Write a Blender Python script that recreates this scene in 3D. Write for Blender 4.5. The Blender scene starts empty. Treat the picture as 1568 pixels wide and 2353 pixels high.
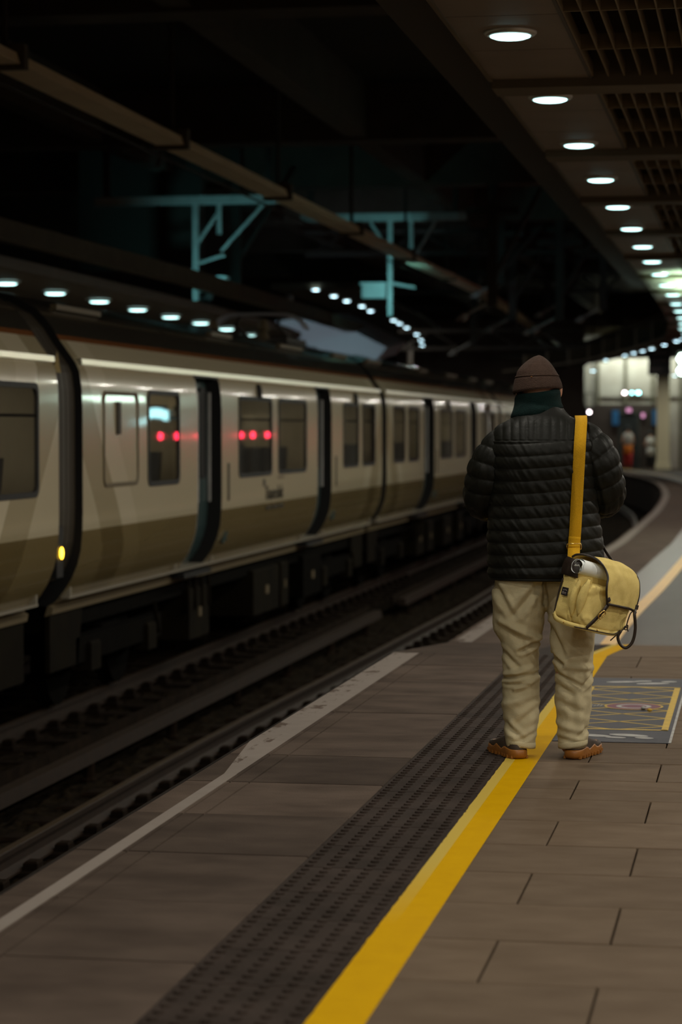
import bpy, math, random
from mathutils import Vector, Matrix, noise
random.seed(7)
PI = math.pi
S = bpy.context.scene
COL = S.collection

# ------------------------------------------------------------------ camera
cam_d = bpy.data.cameras.new('camera')
cam = bpy.data.objects.new('camera', cam_d); COL.objects.link(cam)
cam.location = (0, 0, 1.42)
cam.rotation_euler = (math.radians(90 - 2.031), 0, math.radians(10.033))
cam_d.sensor_fit = 'VERTICAL'; cam_d.sensor_height = 36; cam_d.sensor_width = 24
cam_d.lens = 82.62
cam_d.clip_start = .05; cam_d.clip_end = 400
cam_d.dof.use_dof = True; cam_d.dof.focus_distance = 10.0; cam_d.dof.aperture_fstop = 2.7
S.camera = cam
# ------------------------------------------------------------------ world, exposure
wd = bpy.data.worlds.new('world'); S.world = wd; wd.use_nodes = True
wd.node_tree.nodes['Background'].inputs[0].default_value = (.9, .62, .42, 1)
wd.node_tree.nodes['Background'].inputs[1].default_value = .012
S.view_settings.view_transform = 'Standard'; S.view_settings.look = 'None'
S.view_settings.exposure = 0; S.view_settings.gamma = 1
S.view_settings.use_curve_mapping = False
LAMP_W = 24.0            # power of one canopy downlight

# ------------------------------------------------------------------ helpers
class MB:
    def __init__(s): s.v = []; s.f = []
    def add(s, vs, fs):
        o = len(s.v); s.v += [tuple(p) for p in vs]; s.f += [tuple(i + o for i in q) for q in fs]; return s
    def box(s, x0, x1, y0, y1, z0, z1):
        return s.add([(x, y, z) for x in (x0, x1) for y in (y0, y1) for z in (z0, z1)],
            [(0, 1, 3, 2), (4, 6, 7, 5), (0, 4, 5, 1), (2, 3, 7, 6), (0, 2, 6, 4), (1, 5, 7, 3)])
    def obox(s, c, ax, ay, az, sx, sy, sz):
        c = Vector(c); ax = Vector(ax); ay = Vector(ay); az = Vector(az)
        return s.add([c + ax * (i * sx / 2) + ay * (j * sy / 2) + az * (k * sz / 2) for i in (-1, 1) for j in (-1, 1) for k in (-1, 1)],
            [(0, 1, 3, 2), (4, 6, 7, 5), (0, 4, 5, 1), (2, 3, 7, 6), (0, 2, 6, 4), (1, 5, 7, 3)])
    def slab(s, x0, x1, y0, y1, z0, z1, b=.004):
        r1 = [(x0, y0), (x1, y0), (x1, y1), (x0, y1)]
        r2 = [(x0 + b, y0 + b), (x1 - b, y0 + b), (x1 - b, y1 - b), (x0 + b, y1 - b)]
        return s.add([(x, y, z0) for x, y in r1] + [(x, y, z1 - b) for x, y in r1] + [(x, y, z1) for x, y in r2],
            [(i, (i + 1) % 4, 4 + (i + 1) % 4, 4 + i) for i in range(4)] + [(4 + i, 4 + (i + 1) % 4, 8 + (i + 1) % 4, 8 + i) for i in range(4)] + [(8, 9, 10, 11), (3, 2, 1, 0)])
    def loft(s, rings, cap=True, close=True):
        n = len(rings[0]); vs = [p for r in rings for p in r]; fs = []
        for i in range(len(rings) - 1):
            for j in range(n if close else n - 1):
                a = i * n + j; b = i * n + (j + 1) % n
                fs.append((a, b, b + n, a + n))
        if cap and close:
            fs.append(tuple(range(n - 1, -1, -1))); m = (len(rings) - 1) * n
            fs.append(tuple(range(m, m + n)))
        return s.add(vs, fs)
    def tube(s, pts, r, seg=10, cap=True, flat=None, up=None):
        pts = [Vector(p) for p in pts]; n = len(pts); rings = []
        prev = Vector(up) if up else None
        for i, p in enumerate(pts):
            t = (pts[min(i + 1, n - 1)] - pts[max(i - 1, 0)]).normalized()
            if prev is None:
                prev = Vector((0, 0, 1)) if abs(t.z) < .9 else Vector((1, 0, 0))
            a = (prev - t * prev.dot(t)).normalized(); b = t.cross(a); prev = a
            ri = r[i] if isinstance(r, (list, tuple)) else r
            fl = flat or 1
            rings.append([p + a * (ri * math.cos(2 * PI * k / seg)) + b * (ri * fl * math.sin(2 * PI * k / seg)) for k in range(seg)])
        return s.loft(rings, cap)
    def ribbon(s, pts, wdir, w, th):
        pts = [Vector(p) for p in pts]; n = len(pts); rings = []
        for i, p in enumerate(pts):
            t = (pts[min(i + 1, n - 1)] - pts[max(i - 1, 0)]).normalized()
            wv = Vector(wdir[i] if isinstance(wdir, list) else wdir); wv = (wv - t * wv.dot(t)).normalized()
            nv = t.cross(wv); h = w / 2
            rings.append([p - wv * h - nv * th / 2, p + wv * h - nv * th / 2, p + wv * h + nv * th / 2, p - wv * h + nv * th / 2])
        return s.loft(rings)
    def prism(s, poly, axis, a0, a1):
        def P(u, v, a): return (a, u, v) if axis == 'x' else (u, a, v) if axis == 'y' else (u, v, a)
        return s.loft([[P(u, v, a0) for u, v in poly], [P(u, v, a1) for u, v in poly]])
    def grid(s, fn, nu, nv, closeu=False):
        vs = [fn(i / (nu if closeu else nu - 1), j / (nv - 1)) for j in range(nv) for i in range(nu)]; fs = []
        for j in range(nv - 1):
            for i in range(nu if closeu else nu - 1):
                k = (i + 1) % nu
                fs.append((j * nu + i, j * nu + k, (j + 1) * nu + k, (j + 1) * nu + i))
        return s.add(vs, fs)
    def ball(s, c, rx, ry, rz, nu=16, nv=10):
        c = Vector(c)
        return s.grid(lambda u, v: c + Vector((rx * math.sin(PI * v) * math.cos(2 * PI * u), ry * math.sin(PI * v) * math.sin(2 * PI * u), -rz * math.cos(PI * v))), nu, nv, True)
    def mesh(s, name):
        me = bpy.data.meshes.new(name); me.from_pydata(s.v, [], s.f); me.update(); return me

def tag(o, label=None, cat=None, group=None, kind=None):
    if label: o['label'] = label
    if cat: o['category'] = cat
    if group: o['group'] = group
    if kind: o['kind'] = kind
    return o
def link(name, me, mat=None, parent=None, smooth=False):
    o = bpy.data.objects.new(name, me); COL.objects.link(o)
    if mat and not me.materials: me.materials.append(mat)
    if parent: o.parent = parent
    if smooth: me.polygons.foreach_set('use_smooth', [True] * len(me.polygons))
    return o
def obj(name, mb, mat, parent=None, smooth=False, fix=True):
    me = mb.mesh(name)
    if fix:
        import bmesh
        b = bmesh.new(); b.from_mesh(me); bmesh.ops.recalc_face_normals(b, faces=b.faces); b.to_mesh(me); b.free()
    return link(name, me, mat, parent, smooth)
def empty(name, loc=(0, 0, 0), rz=0):
    o = bpy.data.objects.new(name, None); COL.objects.link(o); o.location = loc; o.rotation_euler = (0, 0, rz); o.empty_display_size = .1
    return o
def copy_tree(o, parent=None):
    c = o.copy(); COL.objects.link(c); c.parent = parent
    for ch in list(o.children): copy_tree(ch, c)
    return c
def remesh(mb, name, vox, mat, parent, smooth_it=4):
    me = mb.mesh(name); o = bpy.data.objects.new(name, me); COL.objects.link(o)
    m = o.modifiers.new('r', 'REMESH'); m.mode = 'VOXEL'; m.voxel_size = vox
    if smooth_it:
        k = o.modifiers.new('s', 'SMOOTH'); k.factor = .5; k.iterations = smooth_it
    dg = bpy.context.evaluated_depsgraph_get(); dg.update()
    nm = bpy.data.meshes.new_from_object(o.evaluated_get(dg))
    bpy.data.objects.remove(o); bpy.data.meshes.remove(me); nm.name = name
    nm.materials.clear()
    return link(name, nm, mat, parent, True)
def lerp(xs, ys, x):
    if x <= xs[0]: return ys[0]
    for i in range(len(xs) - 1):
        if x <= xs[i + 1]:
            h = xs[i + 1] - xs[i]; t = (x - xs[i]) / h; d = (ys[i + 1] - ys[i]) / h
            def sl(k):
                if k <= 0 or k >= len(xs) - 1: return d
                a = (ys[k] - ys[k - 1]) / (xs[k] - xs[k - 1]); b = (ys[k + 1] - ys[k]) / (xs[k + 1] - xs[k])
                return 0 if a * b <= 0 else 2 * a * b / (a + b)
            m0, m1 = sl(i), sl(i + 1)
            return ys[i] * (2 * t ** 3 - 3 * t * t + 1) + h * m0 * (t ** 3 - 2 * t * t + t) + ys[i + 1] * (3 * t * t - 2 * t ** 3) + h * m1 * (t ** 3 - t * t)
    return ys[-1]
def catmull(pts, n):
    P = [Vector(p) for p in pts]; P = [P[0] * 2 - P[1]] + P + [P[-1] * 2 - P[-2]]; out = []
    for i in range(1, len(P) - 2):
        for k in range(n):
            t = k / n; a, b, c, d = P[i - 1:i + 3]
            out.append(.5 * (2 * b + (c - a) * t + (2 * a - 5 * b + 4 * c - d) * t * t + (3 * b - a - 3 * c + d) * t ** 3))
    out.append(P[-2]); return out
def N3(x, y, z): return noise.noise(Vector((x, y, z)))

# ------------------------------------------------------------------ materials
def srgb(r, g, b):
    f = lambda c: (c / 255 / 12.92) if c / 255 <= .04045 else ((c / 255 + .055) / 1.055) ** 2.4
    return (f(r), f(g), f(b), 1)
def mat(name, col, rough=.6, metal=0, spec=.5, var=None, vscale=8, bump=0, bscale=60, rnd=0, stretch=None, coat=0, detail=4):
    m = bpy.data.materials.new(name); m.use_nodes = True; t = m.node_tree; b = t.nodes['Principled BSDF']
    b.inputs['Base Color'].default_value = (*col[:3], 1); b.inputs['Roughness'].default_value = rough
    b.inputs['Metallic'].default_value = metal; b.inputs['Specular IOR Level'].default_value = spec
    if coat: b.inputs['Coat Weight'].default_value = coat; b.inputs['Coat Roughness'].default_value = .08
    tc = t.nodes.new('ShaderNodeTexCoord'); src = tc.outputs['Object']
    if stretch:
        mp = t.nodes.new('ShaderNodeMapping'); mp.inputs['Scale'].default_value = stretch; t.links.new(src, mp.inputs[0]); src = mp.outputs[0]
    out = None
    if var:
        n = t.nodes.new('ShaderNodeTexNoise'); n.inputs['Scale'].default_value = vscale; n.inputs['Detail'].default_value = detail
        if rnd:
            oi = t.nodes.new('ShaderNodeObjectInfo'); va = t.nodes.new('ShaderNodeVectorMath'); va.operation = 'ADD'
            ml = t.nodes.new('ShaderNodeMath'); ml.operation = 'MULTIPLY'; ml.inputs[1].default_value = 37
            t.links.new(oi.outputs['Random'], ml.inputs[0]); t.links.new(src, va.inputs[0]); t.links.new(ml.outputs[0], va.inputs[1]); t.links.new(va.outputs[0], n.inputs[0])
        else: t.links.new(src, n.inputs[0])
        r = t.nodes.new('ShaderNodeValToRGB'); r.color_ramp.elements[0].position = .32; r.color_ramp.elements[1].position = .68
        r.color_ramp.elements[0].color = (*col[:3], 1); r.color_ramp.elements[1].color = (*var[:3], 1)
        t.links.new(n.outputs['Fac'], r.inputs[0]); out = r.outputs[0]
    if rnd:
        oi = t.nodes.new('ShaderNodeObjectInfo'); mr = t.nodes.new('ShaderNodeMapRange')
        mr.inputs['To Min'].default_value = 1 - rnd; mr.inputs['To Max'].default_value = 1 + rnd
        t.links.new(oi.outputs['Random'], mr.inputs['Value'])
        mx = t.nodes.new('ShaderNodeVectorMath'); mx.operation = 'SCALE'
        if out: t.links.new(out, mx.inputs[0])
        else: mx.inputs[0].default_value = col[:3]
        t.links.new(mr.outputs[0], mx.inputs['Scale']); out = mx.outputs[0]
    if out: t.links.new(out, b.inputs['Base Color'])
    if bump:
        n2 = t.nodes.new('ShaderNodeTexNoise'); n2.inputs['Scale'].default_value = bscale; n2.inputs['Detail'].default_value = 5
        t.links.new(src, n2.inputs[0])
        bp = t.nodes.new('ShaderNodeBump'); bp.inputs['Strength'].default_value = bump; bp.inputs['Distance'].default_value = .01
        t.links.new(n2.outputs['Fac'], bp.inputs['Height']); t.links.new(bp.outputs[0], b.inputs['Normal'])
    return m
def emit(name, col, st):
    m = bpy.data.materials.new(name); m.use_nodes = True; t = m.node_tree; b = t.nodes['Principled BSDF']
    b.inputs['Base Color'].default_value = (.05, .05, .05, 1); b.inputs['Emission Color'].default_value = (*col[:3], 1); b.inputs['Emission Strength'].default_value = st
    return m
def glass(name, tint=(.55, .55, .5), rough=.02, ior=1.5):
    m = bpy.data.materials.new(name); m.use_nodes = True; t = m.node_tree; t.nodes.remove(t.nodes['Principled BSDF'])
    tr = t.nodes.new('ShaderNodeBsdfTransparent'); tr.inputs[0].default_value = (*tint, 1)
    gl = t.nodes.new('ShaderNodeBsdfGlossy'); gl.inputs['Roughness'].default_value = rough
    fr = t.nodes.new('ShaderNodeFresnel'); fr.inputs[0].default_value = ior
    mx = t.nodes.new('ShaderNodeMixShader'); t.links.new(fr.outputs[0], mx.inputs[0]); t.links.new(tr.outputs[0], mx.inputs[1]); t.links.new(gl.outputs[0], mx.inputs[2])
    t.links.new(mx.outputs[0], t.nodes['Material Output'].inputs[0]); return m

M = {}
M['slab'] = mat('paving_stone', (.109, .076, .050), .8, spec=.08, var=(.139, .100, .068), vscale=5, bump=.25, bscale=120, rnd=.09, stretch=(1, 1.7, 1), detail=8)
M['cope'] = mat('coping_stone', (.056, .040, .031), .85, spec=.06, var=(.094, .069, .054), vscale=3.2, bump=.3, bscale=120, rnd=.24, stretch=(1, 1.5, 1), detail=9)
M['tact'] = mat('tactile_stone', (.022, .0155, .012), .8, spec=.07, var=(.038, .027, .022), vscale=5, bump=.2, bscale=90, rnd=.08)
M['mortar'] = mat('mortar_joint', (.035, .026, .02), .9)
M['lowfloor'] = mat('terrazzo', (.033, .023, .017), .5, spec=.04, var=(.054, .039, .030), vscale=2, stretch=(1, .35, 1), bump=.08, bscale=30)
M['lowtact'] = mat('far_tactile', (.055, .043, .038), .5, var=(.075, .058, .05), vscale=6)
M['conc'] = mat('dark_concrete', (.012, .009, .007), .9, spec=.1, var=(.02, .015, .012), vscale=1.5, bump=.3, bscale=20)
M['roofc'] = mat('roof_concrete', (.018, .014, .010), .9, var=(.026, .02, .014), vscale=.6)
M['beamc'] = mat('roof_beam', (.10, .078, .058), .8, var=(.075, .058, .042), vscale=2)
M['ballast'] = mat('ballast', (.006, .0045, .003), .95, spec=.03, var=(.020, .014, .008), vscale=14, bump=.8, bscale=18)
M['rust'] = mat('rusty_rail', (.030, .015, .007), .6, metal=.3, var=(.018, .009, .0045), vscale=12)
M['railtop'] = mat('rail_steel', (.10, .07, .045), .45, metal=.7)
M['sleeper'] = mat('sleeper', (.020, .012, .007), .9, spec=.06, var=(.008, .005, .003), vscale=6)
M['black'] = mat('black_rubber', (.006, .006, .006), .6)
M['darkmetal'] = mat('underframe', (.003, .0024, .0015), .9, spec=.05, var=(.005, .004, .0025), vscale=5)
M['cabinet'] = mat('underframe_case', (.012, .009, .004), .85, spec=.08, var=(.007, .005, .0025), vscale=3)
M['roofdark'] = mat('train_roof', (.03, .027, .022), .7)
M['teal'] = mat('door_teal', (.045, .085, .085), .35, coat=.4)
M['gang'] = mat('gangway', (.05, .038, .022), .6)
M['sole'] = mat('solebar', (.17, .13, .07), .6)
M['glass'] = glass('train_glass')
M['seat'] = mat('train_seat', (.03, .035, .045), .8, var=(.045, .05, .06), vscale=30)
M['inside'] = mat('train_interior', (.30, .27, .21), .5)
M['panel'] = mat('soffit_panel', (.17, .135, .11), .6, var=(.145, .115, .092), vscale=2.5)
M['soffbeam'] = mat('soffit_beam', (.10, .076, .045), .75, var=(.075, .056, .032), vscale=3)
M['louvre'] = mat('louvre_blade', (.15, .11, .055), .6)
M['bezel'] = mat('lamp_bezel', (.5, .5, .48), .35, metal=.6)
M['lens'] = emit('lamp_lens', (.60, 1, .97), 4)
M['lensdim'] = emit('lamp_lens_distant', (.6, .88, 1), 12)
M['lightbox'] = emit('lightbox_face', (.45, .95, 1), 7)
M['steel'] = mat('grey_steel', (.50, .50, .48), .55, var=(.40, .40, .38), vscale=5)
M['darksteel'] = mat('dark_steel', (.05, .042, .034), .65)
M['conduct'] = mat('conductor_bar', (.95, .80, .55), .6, var=(.85, .69, .46), vscale=2)
M['skin'] = mat('skin', (.50, .26, .17), .5)
M['hat'] = mat('wool_brown', (.043, .0255, .019), .95, var=(.056, .0345, .026), vscale=90, bump=.5, bscale=260, spec=.15)
M['snood'] = mat('fleece_green', (.0035, .0125, .012), .95, var=(.005, .017, .016), vscale=40, bump=.3, bscale=200, spec=.15)
M['jacket'] = mat('nylon_black', (.0050, .0052, .0036), .54, var=(.0088, .0090, .0068), vscale=6, bump=.12, bscale=70, spec=.2)
M['khaki'] = mat('khaki_cotton', (.48, .415, .26), .9, var=(.545, .475, .305), vscale=14, bump=.25, bscale=300, spec=.15)
M['shoe'] = mat('shoe_upper', (.050, .030, .017), .7, var=(.035, .021, .012), vscale=30)
M['gum'] = mat('gum_sole', (.33, .125, .018), .45, var=(.24, .085, .012), vscale=22)
M['sock'] = mat('shoe_lining', (.012, .011, .01), .8)
M['strap'] = mat('ochre_webbing', (.56, .30, .008), .9, var=(.64, .345, .012), vscale=220, bump=.5, bscale=420, spec=.2)
M['canvas'] = mat('tan_canvas', (.70, .545, .185), .9, var=(.80, .635, .235), vscale=26, bump=.35, bscale=380, spec=.15)
M['leather'] = mat('dark_leather', (.016, .009, .006), .45, var=(.024, .014, .009), vscale=20)
M['brass'] = mat('brass', (.80, .55, .18), .25, metal=1)
M['paper'] = mat('white_paper', (.88, .93, .92), .7)
M['patch'] = mat('bag_patch', (.008, .005, .006), .8)
M['patchink'] = mat('patch_thread', (.30, .26, .25), .8)
M['ink'] = mat('livery_lettering', (.045, .035, .018), .6)
M['vinyl'] = mat('floor_vinyl', (.030, .029, .037), .6, spec=.10, var=(.042, .040, .050), vscale=5, stretch=(1, 3, 1))
M['vyellow'] = mat('vinyl_yellow', (.50, .33, .04), .6, spec=.1, var=(.40, .27, .045), vscale=20)
M['vwhite'] = mat('vinyl_white', (.36, .35, .33), .6, spec=.1, var=(.26, .25, .24), vscale=18)
M['vpurple'] = mat('vinyl_purple', (.12, .03, .055), .6, spec=.1)
M['cream'] = mat('cream_pillar', (.80, .74, .50), .5)
M['clad'] = mat('wall_cladding', (.40, .33, .28), .5, var=(.29, .225, .185), vscale=1.2)
M['darkwall'] = mat('shop_dark', (.055, .034, .027), .5, var=(.035, .02, .016), vscale=1.5)
M['signblack'] = mat('sign_black', (.01, .01, .01), .5)
M['signtext'] = mat('sign_text', (.12, .10, .10), .6)
M['amber'] = emit('amber_lamp', (1, .55, .03), 8)
M['red'] = emit('red_lamp', (1, .02, .06), 30)
M['bright'] = emit('bright_sign', (.72, 1, .82), 11)
M['poster'] = mat('blue_poster', (.02, .10, .24), .5)
M['pinklit'] = emit('pink_sign', (.85, .35, .6), .9)
M['cyanlit'] = emit('cyan_sign', (.35, 1, 1), 14)
M['whitelit'] = emit('white_sign', (1, .85, .9), 14)
M['orange'] = mat('orange_cloth', (.75, .2, .02), .8)
M['redcloth'] = mat('red_cloth', (.5, .03, .03), .8)
M['whitecloth'] = mat('pale_cloth', (.55, .5, .46), .8)
M['darkcloth'] = mat('dark_cloth', (.02, .018, .02), .8)
M['palepanel'] = mat('pale_soffit', (.55, .56, .6), .5)
M['yellowsign'] = mat('warning_yellow', (.30, .20, .02), .6)

def paint(name, col, worn, edge, ew, nscale, pale=None):
    """road paint: worn along the edge at local x=edge (fades over ew), speckled elsewhere"""
    m = bpy.data.materials.new(name); m.use_nodes = True; t = m.node_tree; b = t.nodes['Principled BSDF']
    b.inputs['Roughness'].default_value = .75; b.inputs['Specular IOR Level'].default_value = .03
    N = t.nodes.new; L = t.links.new
    tc = N('ShaderNodeTexCoord'); sx = N('ShaderNodeSeparateXYZ'); L(tc.outputs['Object'], sx.inputs[0])
    mp = N('ShaderNodeMapping'); mp.inputs['Scale'].default_value = (1, .45, 1); L(tc.outputs['Object'], mp.inputs[0])
    n = N('ShaderNodeTexNoise'); n.inputs['Scale'].default_value = nscale; n.inputs['Detail'].default_value = 7; n.inputs['Roughness'].default_value = .7; L(mp.outputs[0], n.inputs[0])
    mr = N('ShaderNodeMapRange'); mr.inputs['From Min'].default_value = edge; mr.inputs['From Max'].default_value = edge + ew; L(sx.outputs[0], mr.inputs[0])
    ad = N('ShaderNodeMath'); ad.operation = 'MULTIPLY_ADD'; ad.inputs[1].default_value = .5; L(mr.outputs[0], ad.inputs[0]); L(n.outputs['Fac'], ad.inputs[2])
    r = N('ShaderNodeValToRGB'); r.color_ramp.elements[0].position = .40; r.color_ramp.elements[1].position = .47; L(ad.outputs[0], r.inputs[0])
    n2 = N('ShaderNodeTexNoise'); n2.inputs['Scale'].default_value = 11; n2.inputs['Detail'].default_value = 5; L(tc.outputs['Object'], n2.inputs[0])
    m2 = N('ShaderNodeMixRGB'); m2.inputs[1].default_value = (*col, 1); m2.inputs[2].default_value = (col[0] * .84, col[1] * .8, col[2] * .8, 1); L(n2.outputs['Fac'], m2.inputs[0])
    src = m2.outputs[0]
    if pale:   # paler second coat along the worn edge
        lt = N('ShaderNodeMath'); lt.operation = 'LESS_THAN'; lt.inputs[1].default_value = edge + .043; L(sx.outputs[0], lt.inputs[0])
        gy = N('ShaderNodeMapRange'); gy.inputs['From Min'].default_value = 6.6; gy.inputs['From Max'].default_value = 7.6; L(sx.outputs[1], gy.inputs[0])
        ml = N('ShaderNodeMath'); ml.operation = 'MULTIPLY'; L(lt.outputs[0], ml.inputs[0]); L(gy.outputs[0], ml.inputs[1])
        m4 = N('ShaderNodeMixRGB'); L(ml.outputs[0], m4.inputs[0]); L(src, m4.inputs[1]); m4.inputs[2].default_value = (*pale, 1); src = m4.outputs[0]
    m3 = N('ShaderNodeMixRGB'); L(r.outputs[0], m3.inputs[0]); m3.inputs[1].default_value = (*worn, 1); L(src, m3.inputs[2])
    L(m3.outputs[0], b.inputs['Base Color']); return m
M['yellow'] = paint('yellow_paint', (.60, .345, .0), (.06, .042, .034), -1.056, .022, 26, (.50, .36, .07))
M['whiteline'] = paint('white_paint', (.245, .215, .19), (.10, .074, .06), -2.165, .03, 9)

def livery():
    m = bpy.data.materials.new('train_livery'); m.use_nodes = True; t = m.node_tree; b = t.nodes['Principled BSDF']
    b.inputs['Roughness'].default_value = .22; b.inputs['Coat Weight'].default_value = .45; b.inputs['Coat Roughness'].default_value = .05
    N = t.nodes.new; L = t.links.new
    def math_(op, a, c):
        n = N('ShaderNodeMath'); n.operation = op
        for i, q in enumerate((a, c)):
            if q is None: continue
            if isinstance(q, (int, float)): n.inputs[i].default_value = q
            else: L(q, n.inputs[i])
        return n.outputs[0]
    tc = N('ShaderNodeTexCoord'); sx = N('ShaderNodeSeparateXYZ'); L(tc.outputs['Object'], sx.inputs[0])
    y, z = sx.outputs[1], sx.outputs[2]
    light, mid, dark = (.70, .615, .42, 1), (.70, .615, .42, 1), (.47, .395, .235, 1)
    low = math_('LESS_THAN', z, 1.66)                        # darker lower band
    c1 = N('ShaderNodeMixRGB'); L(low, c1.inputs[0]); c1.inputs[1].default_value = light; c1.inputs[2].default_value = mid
    # sweeping bands at both ends: band centre moves away from the end towards the sill
    L16 = 16.1
    ye = math_('SUBTRACT', L16 / 2, math_('ABSOLUTE', math_('SUBTRACT', y, L16 / 2), None))
    sw = N('ShaderNodeMapRange'); sw.interpolation_type = 'SMOOTHSTEP'; L(z, sw.inputs[0])
    sw.inputs['From Min'].default_value = 1.1; sw.inputs['From Max'].default_value = 3.2; sw.inputs['To Min'].default_value = 1.75; sw.inputs['To Max'].default_value = .45
    d = math_('SUBTRACT', ye, sw.outputs[0])
    bd = math_('LESS_THAN', math_('ABSOLUTE', d, None), .27)
    c2 = N('ShaderNodeMixRGB'); L(bd, c2.inputs[0]); L(c1.outputs[0], c2.inputs[1]); c2.inputs[2].default_value = (.78, .69, .49, 1)
    sw2 = math_('LESS_THAN', math_('ABSOLUTE', math_('ADD', d, .62), None), .35)
    c3 = N('ShaderNodeMixRGB'); L(math_('MULTIPLY', sw2, .8), c3.inputs[0]); L(c2.outputs[0], c3.inputs[1]); c3.inputs[2].default_value = dark
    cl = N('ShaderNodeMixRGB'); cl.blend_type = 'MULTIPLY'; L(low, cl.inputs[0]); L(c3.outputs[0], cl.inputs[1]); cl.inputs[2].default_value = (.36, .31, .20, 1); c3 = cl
    rf = math_('GREATER_THAN', z, 3.30)                      # dark roof edge
    og = math_('LESS_THAN', math_('ABSOLUTE', math_('SUBTRACT', z, 3.29), None), .022)
    c4 = N('ShaderNodeMixRGB'); L(rf, c4.inputs[0]); L(c3.outputs[0], c4.inputs[1]); c4.inputs[2].default_value = (.05, .045, .035, 1)
    c5 = N('ShaderNodeMixRGB'); L(og, c5.inputs[0]); L(c4.outputs[0], c5.inputs[1]); c5.inputs[2].default_value = (.30, .11, .035, 1)
    L(c5.outputs[0], b.inputs['Base Color']); return m
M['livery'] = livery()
M['strip'] = mat('cantrail_gutter', (.98, .97, .80), .30, metal=.85)

def struct(name, mb, m, label, cat, parent=None, smooth=False):
    return tag(obj(name, mb, m, parent, smooth), label, cat, kind='structure')

# ================================================================== PLATFORM (z = 0 is the raised part where the person stands)
LOWZ = -.185
EY = [17.5, 19.5, 24, 30, 34, 43.7, 50, 56.4, 67.2, 77.3, 85.5, 95, 110]
EX = [-2.18, -2.16, -2.05, -1.95, -1.88, -1.89, -1.97, -2.13, -2.67, -3.63, -4.8, -6.6, -10.5]
def edge(y): return -2.18 if y < 17.5 else lerp(EY, EX, y)
def platz(y): return 0 if y < 14.7 else max(LOWZ, -(y - 14.7) * .067)

base = MB().box(-2.26, 5, -6, 14.7, -.30, -.022)
fl = struct('floor', base, M['mortar'], 'raised stone-paved platform with yellow line beside the empty track', 'platform')
# coping slabs along the edge, two thin grooves in each
cp = [(-2.28, -.16), (-1.46, -.16), (-1.46, -.004), (-1.464, 0), (-1.995, 0), (-1.998, -.012), (-2.002, -.012), (-2.005, 0), (-2.075, 0), (-2.078, -.010), (-2.082, -.010), (-2.085, 0), (-2.262, 0), (-2.28, -.014)]
cope_me = MB().prism(cp, 'y', -.391, .391).mesh('coping_slab')
y = 13.55
while y > -5:
    o = link('coping_slab', cope_me, M['cope'], fl); o.location = (0, y, random.uniform(-.0015, .001)); y -= .79
o = obj('coping_slab', MB().prism(cp, 'y', -.37, .37), M['cope'], fl); o.location = (0, 14.33, 0)
# tactile slabs, six rows of blisters
mb = MB().slab(-.2, .2, -.2, .2, -.02, 0, .003)
for i in range(6):
    for j in range(6):
        cx = -.167 + i * .0668; cy = -.167 + j * .0668 + (.0167 if i % 2 else -.0167)
        mb.loft([[(cx + r * math.cos(2 * PI * k / 9), cy + r * math.sin(2 * PI * k / 9), z) for k in range(9)] for r, z in ((.0165, -.001), (.0125, .0062))])
tact_me = mb.mesh('tactile_slab')
y = 14.5
while y > 3.0:
    o = link('tactile_slab', tact_me, M['tact'], fl); o.location = (-1.257, y, 0); y -= .4035
obj('tactile_strip', MB().box(-1.457, -1.057, -5, y + .2, -.02, 0), M['tact'], fl)
# staggered paving slabs
rows = [9.99 + .5045 * k for k in range(-26, 9)] + [14.7]
G = .0028; GY = .0045
cache = {}
def pave(x0, x1, y0, y1):
    k = (round(x1 - x0, 3), round(y1 - y0, 3))
    if k not in cache: cache[k] = MB().slab(-k[0] / 2 + G, k[0] / 2 - G, -k[1] / 2 + GY, k[1] / 2 - GY, -.02, 0, .003).mesh('paving_slab')
    o = link('paving_slab', cache[k], M['slab'], fl); o.location = ((x0 + x1) / 2, (y0 + y1) / 2, random.uniform(-.0012, .0008))
for i in range(len(rows) - 1):
    y0, y1 = rows[i], rows[i + 1]
    off = -.70 if (round((y0 - 9.99) / .5045) % 2 == 0) else -.39
    xs = [-1.056] + [off + .62 * k for k in range(0, 5)]
    for a, b in zip(xs[:-1], xs[1:]):
        if y0 < 9.24 < y1: pave(a, b, y0, 9.24); pave(a, b, 9.24, y1)
        else: pave(a, b, y0, y1)
obj('paving_field', MB().box(1.79, 5, -6, 14.7, -.02, -.0005), M['slab'], fl)
# paint
tag(obj('yellow_line', MB().grid(lambda u, v: (-1.056 + .144 * u + .004 * N3(0, v * 260, 3) * (1 - u), -5 + v * 19.7, .0016), 6, 400), M['yellow'], fl, fix=False), 'worn yellow safety line')
obj('white_line', MB().box(-2.152, -2.098, -5, 9.4, -.01, .0012), M['whiteline'], fl)
obj('white_line', MB().add([(-2.152, 9.4, .0012), (-2.098, 9.4, .0012), (-2.098, 14.7, .0012), (-2.262, 14.7, .0012), (-2.262, 10.4, .0012)], [(0, 1, 2, 3, 4)]), M['whiteline'], fl)
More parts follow.
